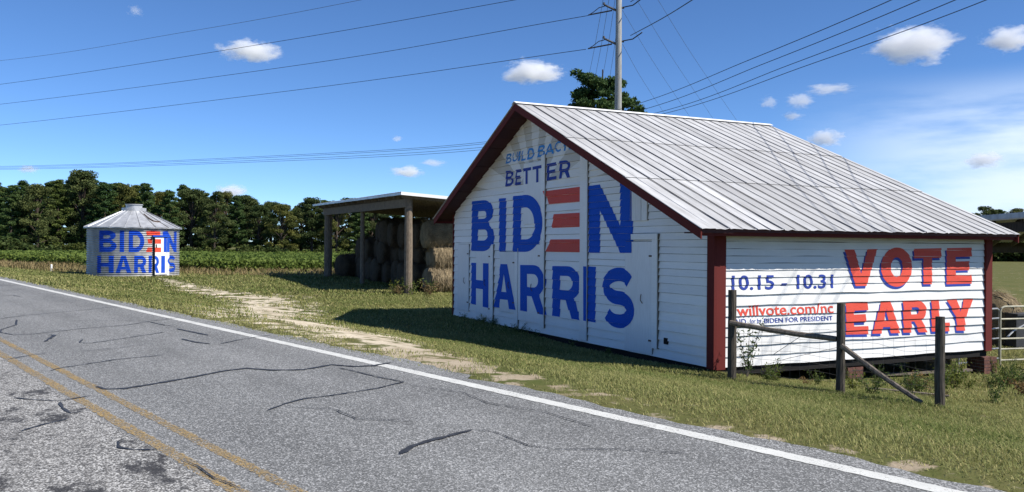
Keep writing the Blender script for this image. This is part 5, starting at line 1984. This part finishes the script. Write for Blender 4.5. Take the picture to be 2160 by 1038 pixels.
gr = np.random.RandomState(8)
allv, allf, allt, base = [], [], [], 0
for (n0, n1, s0, s1, cnt, h, w) in ((-6.55, 3.6, -2, 9, 130000, .058, .0038), (-6.6, 3.2, 9, 17, 80000, .064, .0052), (-6.6, 10, 17, 30, 76000, .08, .010), (-6.8, 11, 30, 60, 60000, .11, .018), (2.5, 14, -8, 12, 26000, .12, .008)):
    n = n0 + gr.rand(cnt) * (n1 - n0)
    s = s0 + gr.rand(cnt) * (s1 - s0)
    dd = np.array([dirt(a, b) for a, b in zip(n, s)])
    X = CAM.x + RU[0] * s + RN[0] * (n - N_C); Y = CAM.y + RU[1] * s + RN[1] * (n - N_C)
    nz_ = vnoise(X, Y, 1.3)
    inside = (X > -.05) & (X < L) & (Y > .0) & (Y < W)
    edge = np.clip((n + 6.6) / .5, 0, 1)
    keep = (gr.rand(cnt) > np.clip(dd * 1.15 + (nz_ - .5) * .5 * (dd > .02), 0, 1)) & ~inside & (gr.rand(cnt) < .25 + .75 * edge)
    in_bin = ((X - BC.x) ** 2 + (Y - BC.y) ** 2) < (BR + .1) ** 2
    keep &= ~in_bin
    n, s, nz_, X, Y = n[keep], s[keep], nz_[keep], X[keep], Y[keep]
    near_road = np.clip(1 - (n + 6.5) / 2.2, 0, 1)
    tint = np.clip(.08 + .30 * vnoise(X, Y, .6) + .30 * gr.rand(len(n)) ** 2 + .35 * near_road * gr.rand(len(n)) + .7 * (gr.rand(len(n)) > .87), 0, 1)
    hh = h * (.65 + .7 * vnoise(X, Y, .9)) * (.65 + .35 * np.clip((n + 6.5) / 1.2, 0, 1))
    v_, f_, t_ = blades(n, s, hh, np.full(len(n), w), tint, gr)
    allv.append(v_); allf.append(f_ + base); allt.append(t_); base += len(v_)
go2 = np_mesh('grass', np.concatenate(allv), np.concatenate(allf), M['grass'], attr={'tint': np.concatenate(allt)})
tag(go2, 'short mown grass with straw-coloured blades on the verge and yard', 'grass', kind='stuff')
# tall dry strip between the mown grass and the crop
cnt = 46000
n = -5 + gr.rand(cnt) * 34
s = 42 + gr.rand(cnt) * 72
e0 = np.interp(n, [-6, 3, 7, 17, 30, 45], [95, 58, 51, 49, 54, 70])
w0 = np.interp(n, [-6, 3, 9, 17, 34], [42, 10, 7, 6, 7])
keep = (s < e0 + 1.5) & (s > e0 - w0)
n, s = n[keep], s[keep]
X = CAM.x + RU[0] * s + RN[0] * (n - N_C); Y = CAM.y + RU[1] * s + RN[1] * (n - N_C)
k = ((X - BC.x) ** 2 + (Y - BC.y) ** 2) > (BR + .5) ** 2
n, s, X, Y = n[k], s[k], X[k], Y[k]
v_, f_, t_ = blades(n, s, .25 + .28 * vnoise(X, Y, .3), np.full(len(n), .022), np.clip(gr.rand(len(n)) * .8 + .1 * vnoise(X, Y, .2), 0, 1), gr)
tag(np_mesh('dry_grass', v_, f_, M['dry'], attr={'tint': t_}), 'tall dry brown grass strip between mown yard and crop', 'grass', kind='stuff')

# weeds: leafy plants round the fence and under the barn edge
def weed_mesh(seed, h=.6, n=150, feathery=False):
    rs_ = np.random.RandomState(seed)
    st = MB()
    cs_ = []
    for j in range(5 if not feathery else 3):
        a = rs_.rand() * 6.28
        sp = .22 * (1 - .5 * feathery)
        tip = np.array([math.cos(a) * sp * (1 + rs_.rand()), math.sin(a) * sp * (1 + rs_.rand()), h * (.7 + .4 * rs_.rand())])
        st.tube([(0, 0, 0), tuple(tip * np.array([.35, .35, .5])), tuple(tip)], [.006, .005, .002], 5)
        for i in range(n // 5):
            t = .15 + .85 * rs_.rand()
            cs_.append(tip * np.array([t ** 1.4, t ** 1.4, t]) + rs_.randn(3) * (.035 if feathery else .06))
    v_, f_ = leaf_quads(np.array(cs_), .018 if feathery else .036, rs_, 0, 3.2 if feathery else 1.9)
    me = np_mesh('__mesh__', v_, f_, None, attr={'tint': np.repeat(np.clip(.5 + .3 * rs_.randn(len(cs_)), 0, 1), 4)})
    tm = bpy.data.meshes.new('stem')
    tm.from_pydata(st.v, [], st.f)
    tm.materials.append(M['weed_brown'] if False else M['old_wood'])
    return tm, me


WD = [weed_mesh(1, .6, 260), weed_mesh(2, .5, 240), weed_mesh(3, .8, 520, True), weed_mesh(4, .42, 260)]
for tm, me in WD[:3]:
    me.materials.append(M['weed'])
WD[3][1].materials.append(M['weed_brown'])


def put_weed(x, y, s, k, label, group):
    tm, me = WD[k]
    r = empty('weed', (x, y, gz(x, y) - .02), label, 'weed', group, rnd.random() * 6)
    r.scale = (s, s, s)
    for nm, m_ in (('stem', tm), ('leaves', me)):
        o = bpy.data.objects.new(nm, m_)
        col.objects.link(o)
        o.parent = r


put_weed(.22, -.62, 1.25, 2, 'tall feathery green weed against the white side wall by the first fence post', 'weeds')
for i in range(26):
    t = rnd.random()
    x = .4 + 7.5 * t
    y = -.35 - .5 * rnd.random() - (1.2 * rnd.random() if x > 1.5 else 0)
    k = rnd.choice((0, 0, 1, 3, 2))
    put_weed(x, y, .35 + .3 * rnd.random(), k, 'brown dried weed at the foot of the lettered side wall' if k == 3 else 'green weed growing at the foot of the lettered side wall', 'weeds along the side wall')
for i in range(30):
    x = 1.6 + 8 * rnd.random()
    y = -1.0 - 3.6 * rnd.random() + .15 * x
    if x - .6 * (-y) < .2: continue
    k = rnd.choice((0, 1, 1, 3, 2))
    put_weed(x, y, .4 + .45 * rnd.random(), k, 'brown dried weed in the rough ground behind the wire fence' if k == 3 else 'green weed in the rough ground behind the wire fence', 'weeds behind the wire fence')
for i in range(10):
    put_weed(1.3 + 2 * rnd.random(), 21.4 + 1.4 * rnd.random(), .7 + .5 * rnd.random(), rnd.choice((0, 1, 3)), 'weed growing round the near post of the hay shed', 'weeds by the hay shed')
for i in range(14):
    put_weed(-.12 - .12 * rnd.random(), 3 + 9 * rnd.random(), .28 + .15 * rnd.random(), rnd.choice((0, 1)), 'small weed at the foot of the gable wall', 'weeds along the gable')

# ------------------------------------------------------------------ clouds
def cloud_mat(seed, dens, wisp):
    m = bpy.data.materials.new('cloud_vapour')
    m.use_nodes = True
    nt = m.node_tree
    nt.nodes.clear()
    out = N(nt, 'ShaderNodeOutputMaterial')
    pv = N(nt, 'ShaderNodeVolumePrincipled')
    pv.inputs['Color'].default_value = (0.995, 0.995, 1.0, 1)
    pv.inputs['Anisotropy'].default_value = 0.0
    tc = N(nt, 'ShaderNodeTexCoord')
    mp = N(nt, 'ShaderNodeMapping')
    mp.inputs['Location'].default_value = (seed * 3.7, seed * 1.3, seed * 2.1)
    nt.links.new(tc.outputs['Object'], mp.inputs[0])
    nz1 = noise(nt, mp.outputs[0], 1.9, 9, 0.68)
    ln = N(nt, 'ShaderNodeVectorMath', operation='LENGTH')
    nt.links.new(tc.outputs['Object'], ln.inputs[0])
    # density = clamp((noise * a + (1 - r) * b - c))
    m1 = N(nt, 'ShaderNodeMath', operation='MULTIPLY'); nt.links.new(nz1, m1.inputs[0]); m1.inputs[1].default_value = 3.8
    m2 = N(nt, 'ShaderNodeMath', operation='MULTIPLY_ADD'); nt.links.new(ln.outputs['Value'], m2.inputs[0]); m2.inputs[1].default_value = -1.9
    nt.links.new(m1.outputs[0], m2.inputs[2])
    m3 = N(nt, 'ShaderNodeMapRange')
    m3.inputs['From Min'].default_value = wisp + .55
    m3.inputs['From Max'].default_value = wisp + 1.25
    m3.inputs['To Max'].default_value = dens * 1.25
    nt.links.new(m2.outputs[0], m3.inputs['Value'])
    nt.links.new(m3.outputs[0], pv.inputs['Density'])
    nt.links.new(pv.outputs[0], out.inputs['Volume'])
    return m


CLOUDS = [(530, 108, 62, 26, .06, .10, 'plump white cloud crossed by the upper cable'), (1122, 152, 70, 27, .06, .10, 'plump white cloud beside the pine behind the barn'), (1925, 92, 98, 42, .05, .15, 'big ragged white cloud high over the roof end'),
          (2128, 82, 55, 32, .05, .12, 'round white cloud cut by the frame beyond the ragged one'), (1742, 292, 40, 22, .05, .12, 'small white cloud touching the sloping roof edge'), (2075, 338, 46, 20, .05, .12, 'small flat cloud floating in the pale veil'),
          (860, 362, 38, 14, .05, .10, 'low white cloud over the hay shed'), (916, 343, 36, 11, .035, .25, 'thin wisp beside the low cloud over the hay shed'), (838, 293, 14, 8, .05, .2, 'tiny white puff above the low cloud over the hay shed'),
          (1688, 212, 42, 20, .03, .25, 'faint ragged cloud over the middle of the roof'), (1752, 188, 60, 14, .03, .28, 'long faint wisp above the ragged cloud over the roof'), (1672, 246, 26, 11, .04, .2, 'little flat puff just over the roof ridge'),
          (1622, 216, 24, 16, .03, .25, 'faint tuft next to the ragged cloud over the roof'), (490, 402, 40, 16, .05, .12, 'white cloud peeping over the tree tops'), (60, 357, 24, 11, .05, .15, 'small cloud on the lines above the pines'), (286, 24, 22, 16, .02, .32, 'faint tuft high above the grain bin'), (460, 99, 15, 12, .03, .25, 'tiny tuft beside the plump cloud on the cable')]
DC = 1500.0
bm = bmesh.new()
bmesh.ops.create_icosphere(bm, subdivisions=3, radius=1.0)
csrc = bpy.data.meshes.new('cloud')
bm.to_mesh(csrc)
bm.free()
for i, (px, py, wpx, hpx, dn_, ws, lab) in enumerate(CLOUDS):
    p = at(px, py, DC)
    me = csrc.copy()
    me.materials.append(cloud_mat(i + 1, dn_, ws))
    o = bpy.data.objects.new('cloud', me)
    col.objects.link(o)
    o.location = p
    k = DC / 1802.56 * 1.25
    o.scale = (wpx * k, wpx * k * .9, hpx * k)
    o.rotation_euler = (0, 0, YAW - math.pi / 2)
    tag(o, lab, 'cloud', 'fair-weather clouds')
